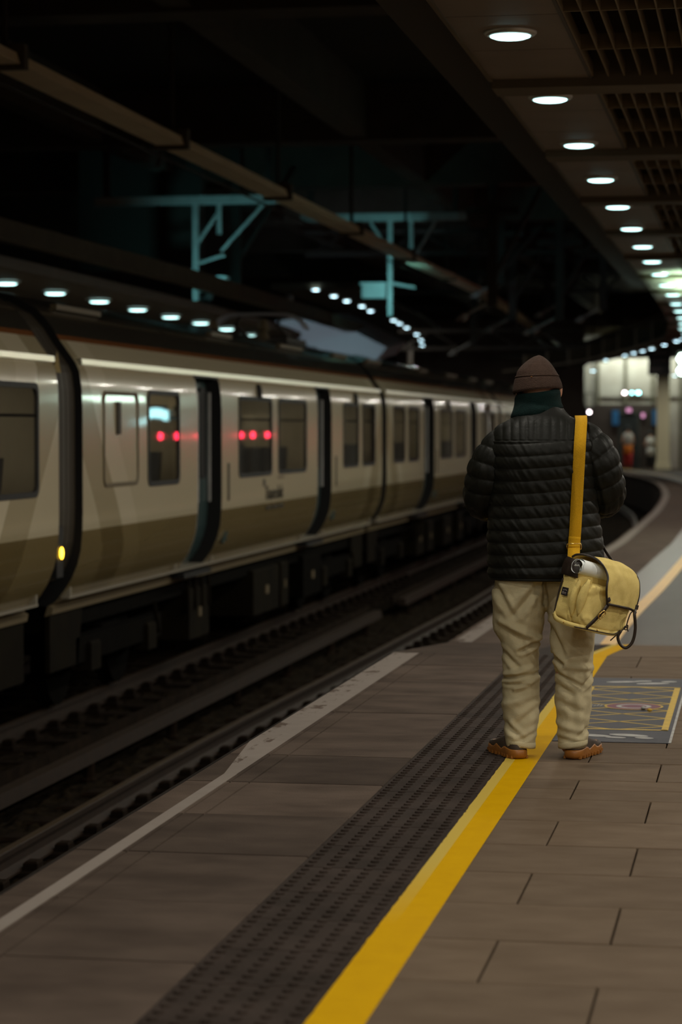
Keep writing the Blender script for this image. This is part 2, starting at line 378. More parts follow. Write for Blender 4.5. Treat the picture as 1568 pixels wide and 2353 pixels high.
# ramp and lower platform as strips that follow the edge curve
def strip(name, a, b, m, y0, y1, dz=0, n=80, right=None, thick=.02):
    def fn(u, v):
        y = y0 + (y1 - y0) * v; e = edge(y)
        return (e + a + (b - a) * u if right is None else (e + a) * (1 - u) + right * u, y, platz(y) + dz)
    return obj(name, MB().grid(fn, 4, n), m, fl, fix=False)
strip('ramp_coping', -.10, .72, M['cope'], 14.7, 17.5)
strip('ramp_tactile', .72, 1.126, M['tact'], 14.7, 17.5)
strip('ramp_paving', 1.124, 0, M['slab'], 14.7, 17.5, right=5)
strip('yellow_line', 1.124, 1.268, M['yellow'], 14.7, 17.5, .002)
strip('lower_coping', -.10, .72, M['cope'], 17.5, 110)
strip('lower_tactile', .72, 1.04, M['lowtact'], 17.5, 110)
strip('lower_paving', 1.04, 0, M['lowfloor'], 17.5, 110, right=6)
M['yellow2'] = mat('yellow_paint_low', (.62, .33, .02), .5, var=(.5, .27, .03), vscale=9)
strip('yellow_line', 1.04, 1.16, M['yellow2'], 17.5, 110, .003)
strip('white_line', -.06, .08, M['whiteline'], 17.5, 110, .003)
def face(u, v):
    y = -6 + 116 * u; return (edge(y) - .10 + .05 * (0 if v > .9 else 1), y, platz(y) * v - 1.25 * (1 - v) - (0 if v < .99 else .002))
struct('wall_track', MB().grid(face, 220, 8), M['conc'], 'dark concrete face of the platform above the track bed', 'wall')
# painted queueing panel on the paving
gp = empty('floor_marking', (-.64, 12.02, 0))
tag(gp, 'dark vinyl floor marking with yellow lattice box, purple roundel and white footprints', 'floor marking')
obj('vinyl_sheet', MB().box(-.268, .262, -1.37, 1.38, -.001, .0022), M['vinyl'], gp)
obj('white_edge', MB().ribbon([(.262, -1.37 + .0275 * k * 2, .0026) for k in range(51)], (1, 0, 0), .012, .001), M['vwhite'], gp)
yz = .0034
def bar(p, q, w):
    p = Vector((*p, yz)); q = Vector((*q, yz)); d = (q - p).normalized(); s = Vector((-d.y, d.x, 0)) * w / 2
    return MB().add([p - s, p + s, q + s, q - s], [(0, 1, 2, 3)])
for a in (((-.255, -.92), (.235, -.92), .03), ((-.255, .92), (.235, .92), .03), ((-.245, -.93), (-.245, .93), .035), ((.222, -.93), (.222, .93), .032)):
    obj('yellow_border', bar(*a), M['vyellow'], gp)
yz = .0032
for k in range(-3, 4):
    c = k * .31
    for sg in (-1, 1):
        p, q = Vector((-.24, c - .155 * sg)), Vector((.22, c + .155 * sg))
        def clip(p, q):
            d = q - p; t0, t1 = 0, 1
            for s_, lim in ((1, .92), (-1, .92)):
                a_ = p.y * s_; b_ = d.y * s_
                if abs(b_) > 1e-6:
                    t = (lim - a_) / b_
                    if b_ > 0: t1 = min(t1, t)
                    else: t0 = max(t0, t)
            return p + d * t0, p + d * t1, t1 > t0
        a_, b_, ok = clip(p, q)
        if ok: obj('yellow_lattice', bar(a_, b_, .017), M['vyellow'], gp)
def ell(cx, cy, rx, ry, z, rot=0, n=28):
    return [(cx + rx * math.cos(2 * PI * k / n) * math.cos(rot) - ry * math.sin(2 * PI * k / n) * math.sin(rot), cy + rx * math.cos(2 * PI * k / n) * math.sin(rot) + ry * math.sin(2 * PI * k / n) * math.cos(rot), z) for k in range(n)]
def disc(name, cx, cy, rx, ry, z, m, rot=0): return obj(name, MB().add(ell(cx, cy, rx, ry, z, rot), [tuple(range(28))]), m, gp)
def ring(name, cx, cy, r0, r1, z, m): return obj(name, MB().loft([ell(cx, cy, r0, r0, z, 0, 36), ell(cx, cy, r1, r1, z, 0, 36)], cap=False), m, gp)
disc('roundel', .03, .01, .15, .15, .0040, M['vpurple'])
ring('roundel_ring', .03, .01, .138, .15, .0044, M['vyellow'])
ring('roundel_ring', .03, .01, .065, .09, .0044, M['vwhite'])
for px, py, r, l in ((-.09, 1.17, .040, .095), (.02, 1.225, .030, .05), (.08, 1.11, .042, .095), (.165, 1.22, .030, .045)):
    disc('footprint', px, py, l, r, .0036, M['vwhite'], .3)
for px, py, r, l in ((-.10, -1.16, .040, .09), (.01, -1.215, .030, .05), (.065, -1.13, .042, .095), (.14, -1.215, .030, .045)):
    disc('footprint', px, py, l, r, .0036, M['vwhite'], -.3)
for k in range(5):
    obj('small_mark', bar((-.205 + k * .016, .0 + .01 * (k % 2)), (-.197 + k * .016, .07 - .015 * (k % 3)), .007), M['vwhite'], gp)
for px, py, m in ((-.555 + .0, 11.90, 'vwhite'), (-.52, 11.82, 'vyellow')):
    b_ = MB()
    b_.grid(lambda u, v: (px + .014 * math.sin(PI * v) * math.cos(2 * PI * u) * (1 + .4 * N3(u * 5, v * 5, 1)), py + .016 * math.sin(PI * v) * math.sin(2 * PI * u), .012 - .008 * math.cos(PI * v) * (1 + .5 * N3(u * 4, v * 6, 2))), 10, 7, True)
    tag(obj('crumpled_litter', b_, M[m], None, True), ('tiny crumpled white paper scrap on the floor marking' if m == 'vwhite' else 'tiny crumpled yellow scrap on the floor marking'), 'litter')

# ================================================================== TRACK BED
def bed(u, v):
    y = 8 + 90 * v * v; x = -8.7 + (edge(y) - .13 + 8.7) * u
    h = .05 * N3(x * 5, y * 5, 0) + .035 * N3(x * 13, y * 13, 4) + .02 * N3(x * 27, y * 27, 9)
    return (x, y, -1.30 + h)
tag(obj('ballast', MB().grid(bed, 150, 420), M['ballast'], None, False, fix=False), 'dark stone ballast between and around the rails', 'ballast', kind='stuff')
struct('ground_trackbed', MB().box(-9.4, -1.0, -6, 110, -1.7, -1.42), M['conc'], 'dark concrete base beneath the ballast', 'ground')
RP = [(-.07, -.15), (.07, -.15), (.07, -.135), (.012, -.11), (.010, -.045), (.034, -.035), (.034, -.004), (.026, 0), (-.026, 0), (-.034, -.004), (-.034, -.035), (-.010, -.045), (-.012, -.11), (-.07, -.135)]
def track(name, label, offs, y0, y1, curved, sl):
    root = empty(name, (0, 0, 0)); tag(root, label, 'railway track')
    for o_ in offs:
        ys = [y0 + (y1 - y0) * k / 60 for k in range(61)]
        ax = lambda y: (edge(y) if curved else -2.18) + o_
        r = obj('rail', MB().loft([[(ax(y) + u, y, -1.1 + v) for u, v in RP] for y in ys]), M['rust'], root)
        obj('running_surface', MB().loft([[(ax(y) + u, y, -1.1 + v) for u, v in ((-.027, -.001), (.027, -.001), (.022, .0012), (-.022, .0012))] for y in ys]), M['railtop'], r)
    c = sum(offs[:2]) / 2
    if sl:
        sm = MB().slab(-1.25, 1.25, -.12, .12, -.15, 0, .02).mesh('sleeper')
        b_ = MB()
        b_.slab(-.19, .19, -.11, .11, -.0, .03, .008)
        for sx in (-1, 1):
            b_.slab(sx * .12 - .045, sx * .12 + .045, -.06, .06, .02, .085, .012)
        cm = b_.mesh('rail_chair')
        y = sl[0]
        while y < sl[1]:
            xx = (edge(y) if curved else -2.18) + c
            s_ = link('sleeper', sm, M['sleeper'], root); s_.location = (xx, y, -1.275)
            for o_ in offs[:2]:
                k_ = link('rail_chair', cm, M['sleeper'], root); k_.location = ((edge(y) if curved else -2.18) + o_, y, -1.275)
            y += .65
    return root
track('railway_track', 'empty track with rusty rails and sleepers between platform edge and train', (-.74, -2.24), 6, 100, True, (11, 45))
track('railway_track', 'track carrying the standing train, beyond the empty track', (-4.12, -5.56), 6, 90, False, (15, 42))
for y0, y1, lb in ((9, 31.4, 'longer'), (33.6, 52, 'shorter')):
    g_ = empty('conductor_rail', (-5.05, y0, -1.06)); tag(g_, f'rusty {lb} length of conductor rail on insulators between the two tracks', 'conductor rail')
    obj('rail', MB().prism([(-.06, -.08), (.06, -.08), (.05, .02), (-.05, .02)], 'y', 0, y1 - y0), M['rust'], g_)
    obj('guard_board', MB().box(-.17, -.13, 0, y1 - y0, -.13, .06), M['sleeper'], g_)
    k = .6
    while k < y1 - y0:
        obj('insulator', MB().tube([(0, k, -.26), (0, k, -.22), (0, k, -.2), (0, k, -.08)], [.07, .07, .045, .05], 8), M['sleeper'], g_); k += 2.6

# ================================================================== OUR CANOPY
CX = lambda y: -1.265 if y < 36 else lerp([36, 45, 50, 53.6, 57.3, 60, 63.4, 67.7, 70, 78, 90], [-1.265, -1.38, -1.56, -1.78, -2.3, -2.73, -3.36, -4.12, -4.53, -6.6, -10.5], y)
CZ = 3.47
cano = MB()
def roofgrid(u, v):
    y = -8 + 98 * v; return (CX(y) - .30 + (6.3 - CX(y) if u > .5 else 0), y, CZ + .62)
ceil = struct('ceiling', MB().grid(roofgrid, 2, 120).box(-1.9, -1.56, -8, 36, CZ + .10, CZ + .5), M['roofc'], 'platform canopy with downlit soffit panels, cross beams and louvre grilles', 'canopy')
def psec(y0, y1, name, m, z0, z1, xa=-.285, xb=.295, n=3, par=None):
    ys = [y0 + (y1 - y0) * k / (n - 1) for k in range(n)]
    return obj(name, MB().loft([[(CX(y) + xa, y, z0), (CX(y) + xb, y, z0), (CX(y) + xb, y, z1), (CX(y) + xa, y, z1)] for y in ys]), m, par or ceil)
B0, BS = 14.02, 3.55
lou = MB()
for i in range(28):
    x = .31 + i * .092; lou.box(x - .004, x + .004, .2, BS - .2, CZ + .0, CZ + .075)
for k in (1, 2):
    lou.box(.295, 2.9, .0 + BS * k / 3 - .008, BS * k / 3 + .008, CZ, CZ + .085)
lou_me = lou.mesh('louvre_grille')
k0 = -6
for k in range(k0, 20):
    y = B0 + BS * k
    psec(y - .17, y + .17, 'soffit_beam', M['soffbeam'], CZ - .05, CZ + .5, -.285, 7 if y < 50 else .3)
    a, b = y + .17, y + BS - .17
    for j in range(3):
        psec(a + (b - a) * j / 3 + .006, a + (b - a) * (j + 1) / 3 - .006, 'soffit_panel', M['panel' if y < 47 else 'darksteel'], CZ, CZ + .03)
    psec(a, b, 'edge_trim', M['soffbeam'], CZ - .012, CZ + .05, -.30, -.278)
    psec(a, b, 'edge_trim', M['darksteel'], CZ - .008, CZ + .09, .288, .306)
    if y < 50:
        o = tag(link('louvre_grille', lou_me, M['louvre'], ceil), kind='stuff'); o.location = (CX(y), y, 0)
obj('soffit_field', MB().box(1.7, 5, -8, 60, CZ + .02, CZ + .06), M['roofc'], ceil)

# round downlights
def lamp_mesh():
    n = 28
    c = lambda r, z: [(r * math.cos(2 * PI * k / n), r * math.sin(2 * PI * k / n), z) for k in range(n)]
    bz = MB().loft([c(.150, 0), c(.150, -.010), c(.138, -.022), c(.118, -.026), c(.114, -.012)], cap=False).mesh('bezel')
    ls = MB().loft([c(.117, -.012), c(.112, -.030), c(.09, -.038), c(.03, -.042)]).mesh('lens')
    return bz, ls
BZ, LS = lamp_mesh()
for me in (BZ, LS): me.polygons.foreach_set('use_smooth', [True] * len(me.polygons))
def downlight(loc, label, group, watts, lens, sc=1, blend=None):
    r = empty('downlight', loc); tag(r, label, 'lamp', group); r.scale = (sc, sc, sc)
    link('bezel', BZ, M['bezel'], r); 
    l_ = bpy.data.objects.new('lens', LS.copy()); COL.objects.link(l_); l_.parent = r; l_.data.materials.clear(); l_.data.materials.append(lens)
    if watts:
        ld = bpy.data.lights.new('downlight_bulb', 'AREA'); ld.shape = 'DISK'; ld.size = .2; ld.energy = watts; ld.color = (1, .93, .80); ld.spread = math.radians(180)
        lo = bpy.data.objects.new('downlight_bulb', ld); COL.objects.link(lo); lo.parent = r; lo.location = (0, 0, -.06)
    return r
ly = [12.19 + 2.385 * k for k in range(-8, 11)]
for y in ly:
    downlight((-1.268, y, CZ), 'round bright downlight set flush in the straight row of soffit panels', 'downlights in the straight canopy', LAMP_W, M['lens'], .92)
for y in (38.4, 40.8, 43.2, 45.6, 48, 50.6, 53.6, 55.0, 57.4, 60, 61.7, 63.4, 65.3, 67.7, 69.9):
    downlight((CX(y) + (0 if y < 50 else .1), y, CZ - .02), 'small round downlight on the part of the canopy that bends towards the far wall', 'downlights in the bending canopy', LAMP_W * .8, M['lens' if y < 52 else 'lensdim'], .8 if y < 52 else .5)
for y in [2.0 + 3.2 * k for k in range(-2, 12)]:  # unseen lamp row added to light the figure from the right
    downlight((2.55, y, CZ + .02), 'unseen round downlight added near the back wall for light from the right', 'added downlights near the back wall', LAMP_W * 2.7, M['lens'], .92)
for x, y in ((-5.71, 83.3), (-1.9, 84), (-1.2, 90), (0.5, 86), (-3.1, 91)):  # only the first belongs there; the others are added to light the pillar
    d_ = downlight((x, y, CZ), 'round downlight in front of the far wall, all but the left one added as extra light', 'downlights before the far wall', LAMP_W, M['lensdim'], .7)
    if x < -5: obj('hanger', MB().tube([(0, 0, -.005), (0, 0, 5.1)], .03, 8), M['darksteel'], d_)
ul = empty('added_uplighter', (-.72, 33.5, 2.3)); tag(ul, 'long unseen hanging trough added to throw pale green light up onto the soffit', 'lamp')  # unseen trough added to cast green light on the soffit panels
obj('trough', MB().prism([(-.10, 0), (-.07, -.09), (.07, -.09), (.10, 0), (.08, 0), (.06, -.07), (-.06, -.07), (-.08, 0)], 'y', -2.6, 2.6), M['darksteel'], ul)
for y_ in (-2.3, 2.3): obj('suspension_wire', MB().tube([(.09, y_, 0), (.09, y_, CZ - 2.3 + .05)], .006, 6), M['darksteel'], ul)
ld = bpy.data.lights.new('uplighter_tube', 'AREA'); ld.shape = 'RECTANGLE'; ld.size = .12; ld.size_y = 5; ld.energy = 320; ld.color = (.58, 1, .72); ld.spread = math.radians(72)
lo = bpy.data.objects.new('uplighter_tube', ld); COL.objects.link(lo); lo.parent = ul; lo.location = (0, 0, .01); lo.rotation_euler = (PI, 0, 0)
ab = empty('added_lightbox', (.75, 45.4, LOWZ)); tag(ab, 'made-up cyan-lit advert box, unseen, added to be mirrored in the carriage windows', 'advert box')  # made-up box out of view, placed to be mirrored in the carriage windows
obj('case', MB().slab(-.08, .3, -1.3, 1.3, 0, 2.35, .03), M['signblack'], ab); [obj('lit_face', MB().box(-.10, -.08, -1.2 + k * .4, -.9 + k * .4, 1.72 + .07 * k - .012 * k * k, 1.90 + .075 * k - .012 * k * k), M['lightbox'], ab) for k in range(6)]
# hanging lit sign with two rows
sg = empty('illuminated_sign', (-1.25, 38, 2.2)); tag(sg, 'glaring white-green hanging sign with two lit rows under the canopy', 'sign')
obj('housing', MB().box(-.02, 1.5, .02, .14, .04, .46), M['signblack'], sg)
for z0, z1 in ((.07, .225), (.255, .42)):
    obj('lit_row', MB().prism([(.0 + .03, z0), (1.45, z0), (1.45, z1), (.03, z1), (-.02, (z0 + z1) / 2)], 'y', -.02, .03), M['bright'], sg)
for x in (.2, 1.2): obj('hanger', MB().box(x - .02, x + .02, .05, .09, .46, CZ - 2.2), M['darksteel'], sg)
struct('wall_right', MB().box(5, 5.3, -8, 100, -.3, 4.2), M['clad'], 'pale cladding wall along the back of the platform', 'wall')

# ================================================================== STATION ROOF AND OPPOSITE SIDE
rf = struct('roof', MB().box(-18, -1.4, -8, 125, 6.9, 7.2), M['roofc'], 'dark concrete roof slab over the tracks', 'roof')
for y in (25.6, 37.3, 44.2, 52, 60, 70):
    obj('roof_beam', MB().box(-18, -1.5, y - .3, y + .3, 6.0, 6.9), M['beamc'], rf)
for x, w in ((-6.3, .34), (-3.3, .12), (-10.6, .3)):
    obj('roof_beam', MB().box(x - w / 2, x + w / 2, 4, 110, 6.05, 6.9), M['beamc'], rf)
struct('wall_left', MB().box(-18.3, -18, -8, 125, -1.5, 7), M['roofc'], 'dark wall on the far side of the station', 'wall')
struct('wall_end', MB().box(-18, -1, 118, 118.3, -1.5, 7), M['clad'], 'dim wall closing the far end of the station', 'wall')
struct('platform_opposite', MB().box(-18, -8.75, -4, 110, -1.4, -.1), M['conc'], 'opposite platform beyond the train', 'platform')
# rigid overhead conductor bar
cb = empty('overhead_conductor_bar', (0, 0, 0)); tag(cb, 'long beige overhead conductor bar above the standing train', 'conductor bar')
pts = [(-6.55, 6 + k * 2, 4.62) for k in range(22)] + [(-6.50, 50, 4.62), (-6.45, 56, 4.6), (-6.5, 62, 4.56), (-6.9, 74, 4.5), (-7.6, 92, 4.5)]
obj('bar', MB().loft([[(x - .16, y, z), (x + .16, y, z), (x + .13, y, z + .1), (x + .04, y, z + .14), (x - .04, y, z + .14), (x - .13, y, z + .1)] for x, y, z in pts]), M['conduct'], cb)
obj('contact_wire', MB().tube([(x - .25, y, z - .06) for x, y, z in pts], .018, 6), M['rust'], cb)
for y in range(8, 60, 6):
    obj('hanger', MB().tube([(-6.55, y, 4.74), (-6.55, y, 6.9)], .03, 6), M['darksteel'], cb)
    obj('clamp', MB().box(-6.75, -6.35, y - .06, y + .06, 4.58, 4.80), M['soffbeam'], cb)
# opposite canopy
oc = empty('opposite_canopy', (0, 0, 0)); tag(oc, 'low canopy of the opposite platform seen above the train roof', 'canopy')
obj('soffit', MB().loft([[(x - 1.1, y, 3.22), (x + .75, y, 3.22), (x + .75, y, 3.34), (x - 1.1, y, 3.34)] for x, y in ((-9.0, 5), (-9.02, 27), (-9.1, 35), (-9.3, 41), (-9.7, 46))]), M['panel'], oc)
obj('fascia', MB().loft([[(x - .1, y, 3.5), (x + .12, y, 3.5), (x + .12, y, 3.72), (x - .1, y, 3.72)] for x, y in ((-8.3, 5), (-8.25, 24), (-8.15, 33), (-8.4, 44), (-8.9, 56))]), M['soffbeam'], oc)
for x, y in ((-9.02, 27.56), (-9.05, 29.69), (-9.03, 31.71), (-9.09, 34.0), (-9.17, 36.32), (-9.2, 38.49), (-9.31, 40.91), (-9.55, 43.83), (-9.0, 25.3), (-9.0, 23.1)):
    downlight((x, y, 3.215), 'round downlight under the opposite canopy above the train roof', 'downlights under the opposite canopy', 9, M['lens'], 1.15)
# distant curved row of lamps on a dark canopy
dc = empty('distant_canopy', (0, 0, 0)); tag(dc, 'distant dark canopy bending away behind the train', 'canopy')
dl = [(-11.31, 60.14), (-11.38, 63.21), (-11.45, 65.65), (-11.5, 68.55), (-11.71, 71.4), (-11.95, 77.6), (-12.1, 79.9), (-12.37, 83.4), (-12.85, 89.3), (-13.5, 95), (-14.3, 101), (-15.1, 105.5)]
obj('soffit', MB().loft([[(x - 1.2, y, 5.05), (x + 1, y, 5.05), (x + 1, y, 5.2), (x - 1.2, y, 5.2)] for x, y in dl]), M['soffbeam'], dc)
for x, y in dl:
    downlight((x, y, 5.04), 'distant round lamp under the canopy bending away behind the train', 'lamps under the distant canopy', 30, M['lensdim'], .75)
for x in (-12.4,):
    for y in (62, 72, 84, 96): obj('post', MB().tube([(x - (y - 62) * .05, y, -.1), (x - (y - 62) * .05, y, 5.1)], .12, 8), M['darksteel'], dc)
# pale slanting soffit lit from below
pp = empty('pale_roof_panel', (0, 0, 0)); tag(pp, 'pale slanting roof panel lit above the train behind the overhead line', 'roof panel')
obj('sheet', MB().add([(-10.3, 50, 3.75), (-9.2, 50, 3.85), (-7.85, 50, 3.16), (-8.1, 50, 2.88), (-9.3, 50, 3.0), (-10.3, 53, 3.95), (-9.2, 53, 4.05), (-7.85, 53, 3.4), (-8.1, 53, 3.1), (-9.3, 53, 3.2)],
    [(0, 1, 2, 3, 4), (9, 8, 7, 6, 5), (0, 5, 6, 1), (1, 6, 7, 2), (2, 7, 8, 3), (3, 8, 9, 4), (4, 9, 5, 0)]), M['palepanel'], pp)
obj('post', MB().tube([(-9.2, 51.5, -.1), (-9.2, 51.5, 3.2)], .08, 8), M['darksteel'], pp)
ld = bpy.data.lights.new('added_panel_flood', 'SPOT'); ld.energy = 120; ld.color = (.72, .88, 1); ld.spot_size = math.radians(60); ld.spot_blend = .8; ld.shadow_soft_size = .1  # spot with its floodlight box and post, added to brighten the pale panel
lo = bpy.data.objects.new('added_panel_flood', ld); COL.objects.link(lo); lo.parent = pp; lo.location = (-9.6, 45.6, 2.6); lo.rotation_euler = (math.radians(102), 0, math.radians(-6))
obj('floodlight', MB().slab(-9.75, -9.45, 45.35, 45.55, 2.5, 2.75, .03), M['darksteel'], pp); obj('added_flood_post', MB().tube([(-9.6, 45.45, -.1), (-9.6, 45.45, 2.5)], .04, 8), M['darksteel'], pp)
# gantry steelwork with floodlights
def gantry(name, label, x, y, z0, z1, arms, box_, energy, roof_spot=False):
    r = empty(name, (x, y, -.1)); tag(r, label, 'gantry')
    obj('mast', MB().box(-.045, .045, -.05, .05, z0 - .25, z1 + .1), M['steel'], r)
    for x in (-1.6, 1.3): obj('hanger', MB().box(x - .05, x + .05, -.05, .05, z1 + .1, 7.0), M['darksteel'], r)
    obj('drop_tube', MB().tube([(.42, 0, z0 + .9), (.42, 0, z1 + .1)], .045, 8), M['steel'], r)
    obj('top_beam', MB().box(-1.8, 1.5, -.08, .08, z1 + .02, z1 + .16), M['steel'], r)
    for a, b in arms: obj('brace', MB().tube([a, b], .03, 6), M['steel'], r)
    h = obj('floodlight', MB().box(box_[0], box_[1], -.12, .12, box_[2], box_[3]), M['steel'], r)
    obj('hood', MB().box(box_[0] - .03, box_[1] + .03, -.2, .12, box_[3], box_[3] + .04), M['steel'], h)
    if roof_spot:
        l2 = bpy.data.lights.new('roof_bulb', 'SPOT'); l2.energy = 90; l2.color = (.30, .95, 1); l2.spot_size = math.radians(34); l2.spot_blend = .6; l2.shadow_soft_size = .1
        o2 = bpy.data.objects.new('roof_bulb', l2); COL.objects.link(o2); o2.parent = r; o2.location = (.33, -.3, 3.95)
        o2.rotation_euler = (Vector((-6.98, 32.8, 3.0)) - Vector((x + .33, y - .3, 3.85))).to_track_quat('-Z', 'Y').to_euler()
    ld = bpy.data.lights.new('flood_bulb', 'SPOT'); ld.energy = energy; ld.color = (.30, .95, 1); ld.spot_size = math.radians(95); ld.spot_blend = .5; ld.shadow_soft_size = .1
    lo = bpy.data.objects.new('flood_bulb', ld); COL.objects.link(lo); lo.parent = r; lo.location = (box_[1] + .3, -1.3, box_[2] - .2); lo.rotation_euler = (math.radians(115), 0, math.radians(8))
gantry('line_gantry', 'cyan-lit steel gantry mast with floodlight box beside the opposite canopy', -9.65, 40, 4.0, 5.4, [((.0, 0, 4.7), (.42, 0, 5.3)), ((.45, 0, 4.6), (1.2, 0, 5.4)), ((0, 0, 4.2), (.6, 0, 4.0)), ((0, .1, 4.4), (.5, .1, 4.55))], (.1, .55, 3.9, 4.12), 40, True)
gantry('line_gantry', 'cyan-lit steel gantry mast rising beyond the pantograph', -7.15, 46, 4.0, 5.6, [((0, 0, 5.0), (-.4, 0, 5.6)), ((0, 0, 4.4), (.5, 0, 4.3)), ((.42, 0, 4.8), (.9, 0, 5.6))], (-.55, -.08, 4.1, 4.36), 45)
for i, (x, y) in enumerate(((-9.6, 43), (-4.9, 44), (-5.6, 52), (-4.3, 52), (-5.75, 56), (-4.9, 60), (-7.4, 62), (-3.7, 57.6), (-5.8, 66))):
    r = empty('dropper_mast', (x, y, 6.0)); lab = ['next to the cyan gantry', 'over the empty track', 'with a crosshead above the fourth carriage', 'close to the canopy bend', 'behind the overhead bar', 'in the thick of the line equipment', 'over the distant carriage roof', 'nearest the canopy edge trim', 'far down the line'][i]
    tag(r, 'dark hanging mast of the overhead line ' + lab.replace('nearest', 'beside'), 'mast')
    d = 1.9 + .5 * math.sin(i * 2.3)
    obj('mast', MB().box(-.09, .09, -.07, .07, -d, .95), M['darksteel'], r)
    obj('crosshead', MB().box(-.5, .5, -.05, .05, -d * .25, -d * .25 + .14), M['darksteel'], r)
    obj('stay', MB().tube([(0, 0, -d * .8), (.9, 0, -.1)], .045, 6), M['darksteel'], r)
    obj('bracket', MB().tube([(0, 0, -d + .1), (-.7, .2, -d - .25)], .03, 6), M['steel'], r)
    obj('insulator', MB().tube([(-.5, .14, -d - .18), (-.56, .16, -d - .2), (-.6, .17, -d - .21)], [.06, .09, .06], 8), M['steel'], r)
for i, (y, z, s_) in enumerate(((52.5, 5.6, 1), (60.5, 5.2, -1), (66.5, 3.95, 1))):
    r = empty('lattice_girder', (-5.6, y, z)); tag(r, ['dark lattice girder crossing the tracks, the highest of three', 'dark lattice girder crossing the tracks, the middle one of three', 'dark lattice girder crossing the tracks, the lowest of three'][i], 'girder')
    for dz in (-.25, .25): obj('chord', MB().box(-4.5, (3.2, 2.2, .8)[i], -.05, .05, dz - .05, dz + .05), M['darksteel'], r)
    for k in range((9, 7, 6)[i]):
        x = -4.4 + k * .84; obj('diagonal', MB().tube([(x, 0, -.25 * s_), (x + .84, 0, .25 * s_)], .03, 6), M['darksteel'], r); s_ = -s_
ww = tag(obj('back_panel', MB().box(-12.2, -9.9, 41.5, 41.7, 4.3, 6.95), M['darksteel'], None), 'flat grey panel hung under the roof beside the cyan gantry', 'panel')

# ================================================================== FAR END OF OUR PLATFORM
K = 95 / 86
fx = lambda x: x * K
fz = lambda z: 1.42 + (z - 1.42) * K
fw = struct('wall_far', MB().box(-6.85, 5, 95, 95.3, -.3, 5.5), M['clad'], 'pale panelled wall lit from above at the far bend of the platform', 'wall')
for k in range(2, 11):
    obj('wall_panel', MB().box(-8.5 + k * 1.1 + .03, -8.5 + k * 1.1 + 1.07, 94.9, 95.0, fz(2.55) + .02, 4.8), M['clad'], fw)
    obj('pilaster', MB().box(-8.5 + k * 1.1 - .06, -8.5 + k * 1.1 + .06, 94.82, 95.0, -.18, 4.8), M['soffbeam'], fw)
struct('wall_shop', MB().box(fx(-6.18), fx(-3.45), 94.78, 94.98, -.2, fz(2.3)), M['darkwall'], 'dark shop front at the foot of the far wall', 'shop front')
dr = empty('door_1', (fx(-4.57), 94.74, LOWZ)); tag(dr, 'dark open doorway of the far shop', 'door', kind='structure')
obj('door_leaf', MB().box(-.36, .36, -.0, .04, 0, 2.2), M['signblack'], dr); obj('door_frame', MB().box(-.42, -.36, -.03, .04, 0, 2.28).box(.36, .42, -.03, .04, 0, 2.28).box(-.42, .42, -.03, .04, 2.2, 2.28), M['darksteel'], dr)
ww_ = empty('wall_washer', (0, 93.9, 4.7)); tag(ww_, 'long lamp trough washing the top of the far wall', 'lamp')
obj('trough', MB().box(-7, 1, -.15, .1, .05, .2), M['darksteel'], ww_)
for x in (-6.2, -5.4, -4.6, -3.8, -2.6):
    ld = bpy.data.lights.new('washer_tube', 'AREA'); ld.shape = 'RECTANGLE'; ld.size = .7; ld.size_y = .1; ld.energy = 34; ld.color = (.80, 1, .88)
    lo = bpy.data.objects.new('washer_tube', ld); COL.objects.link(lo); lo.parent = ww_; lo.location = (x, 0, 0); lo.rotation_euler = (math.radians(25), 0, 0)
    obj('tube', MB().tube([(x - .33, 0, .03), (x + .33, 0, .03)], .02, 8), M['lensdim'], ww_)
pl = empty('pillar', (fx(-3.29), 93.5, LOWZ)); tag(pl, 'cream square pillar in front of the far wall', 'pillar', kind='structure')
obj('shaft', MB().slab(-.25, .25, -.25, .25, 0, 4.3, .03), M['cream'], pl); obj('plinth', MB().slab(-.29, .29, -.29, .29, 0, .25, .02), M['cream'], pl)
def panelthing(name, label, cat, x0, x1, z0, z1, m, y=94.70, frame=True):
    r = empty(name, (fx((x0 + x1) / 2), y, fz(z0))); tag(r, label, cat)
    w = fx(x1 - x0) / 2; h = fz(z1) - fz(z0)
    obj('face', MB().box(-w, w, -.03, .0, 0, h), M[m], r)
    obj('frame', MB().box(-w - .04, w + .04, 0, .08, -.04, h + .04), M['signblack'], r)
    return r
for i, (a, b, m_, lb) in enumerate(((-4.78, -4.68, 'whitelit', 'small glowing white sign block over the far shop doorway'), (-4.50, -4.44, 'cyanlit', 'smallest glowing cyan sign block over the far shop doorway'), (-4.30, -4.18, 'cyanlit', 'larger glowing cyan sign block over the far shop doorway'))):
    panelthing('illuminated_sign', lb, 'sign', a, b, 2.68, 2.76, m_, y=94.83)
panelthing('poster', 'tall blue poster on the dark shop front, away from the pillar', 'poster', -5.17, -4.93, 1.55, 2.08, 'poster')
panelthing('poster', 'tall blue poster next to the cream pillar', 'poster', -3.72, -3.52, 1.55, 2.1, 'poster')
panelthing('illuminated_sign', 'dim pink glowing panel over the walking person', 'sign', -4.66, -4.48, 2.02, 2.16, 'pinklit', y=94.70)
panelthing('illuminated_sign', 'dim pink glowing panel between the walking person and the pillar', 'sign', -4.12, -4.0, 1.82, 1.98, 'pinklit')
panelthing('illuminated_sign', 'small white lamp panel at the dark end of the shop front', 'sign', -6.04, -5.96, 1.98, 2.06, 'whitelit')
panelthing('poster', 'narrow pinkish notice board above the white lamp panel', 'poster', -6.12, -5.88, 2.2, 2.68, 'clad')
hs = empty('hanging_sign', (-2.84, 70, 3.0)); tag(hs, 'black hanging information sign with faint text below the canopy bend', 'sign')
obj('board', MB().box(-.33, .33, -.06, .06, 0, .80), M['signblack'], hs)
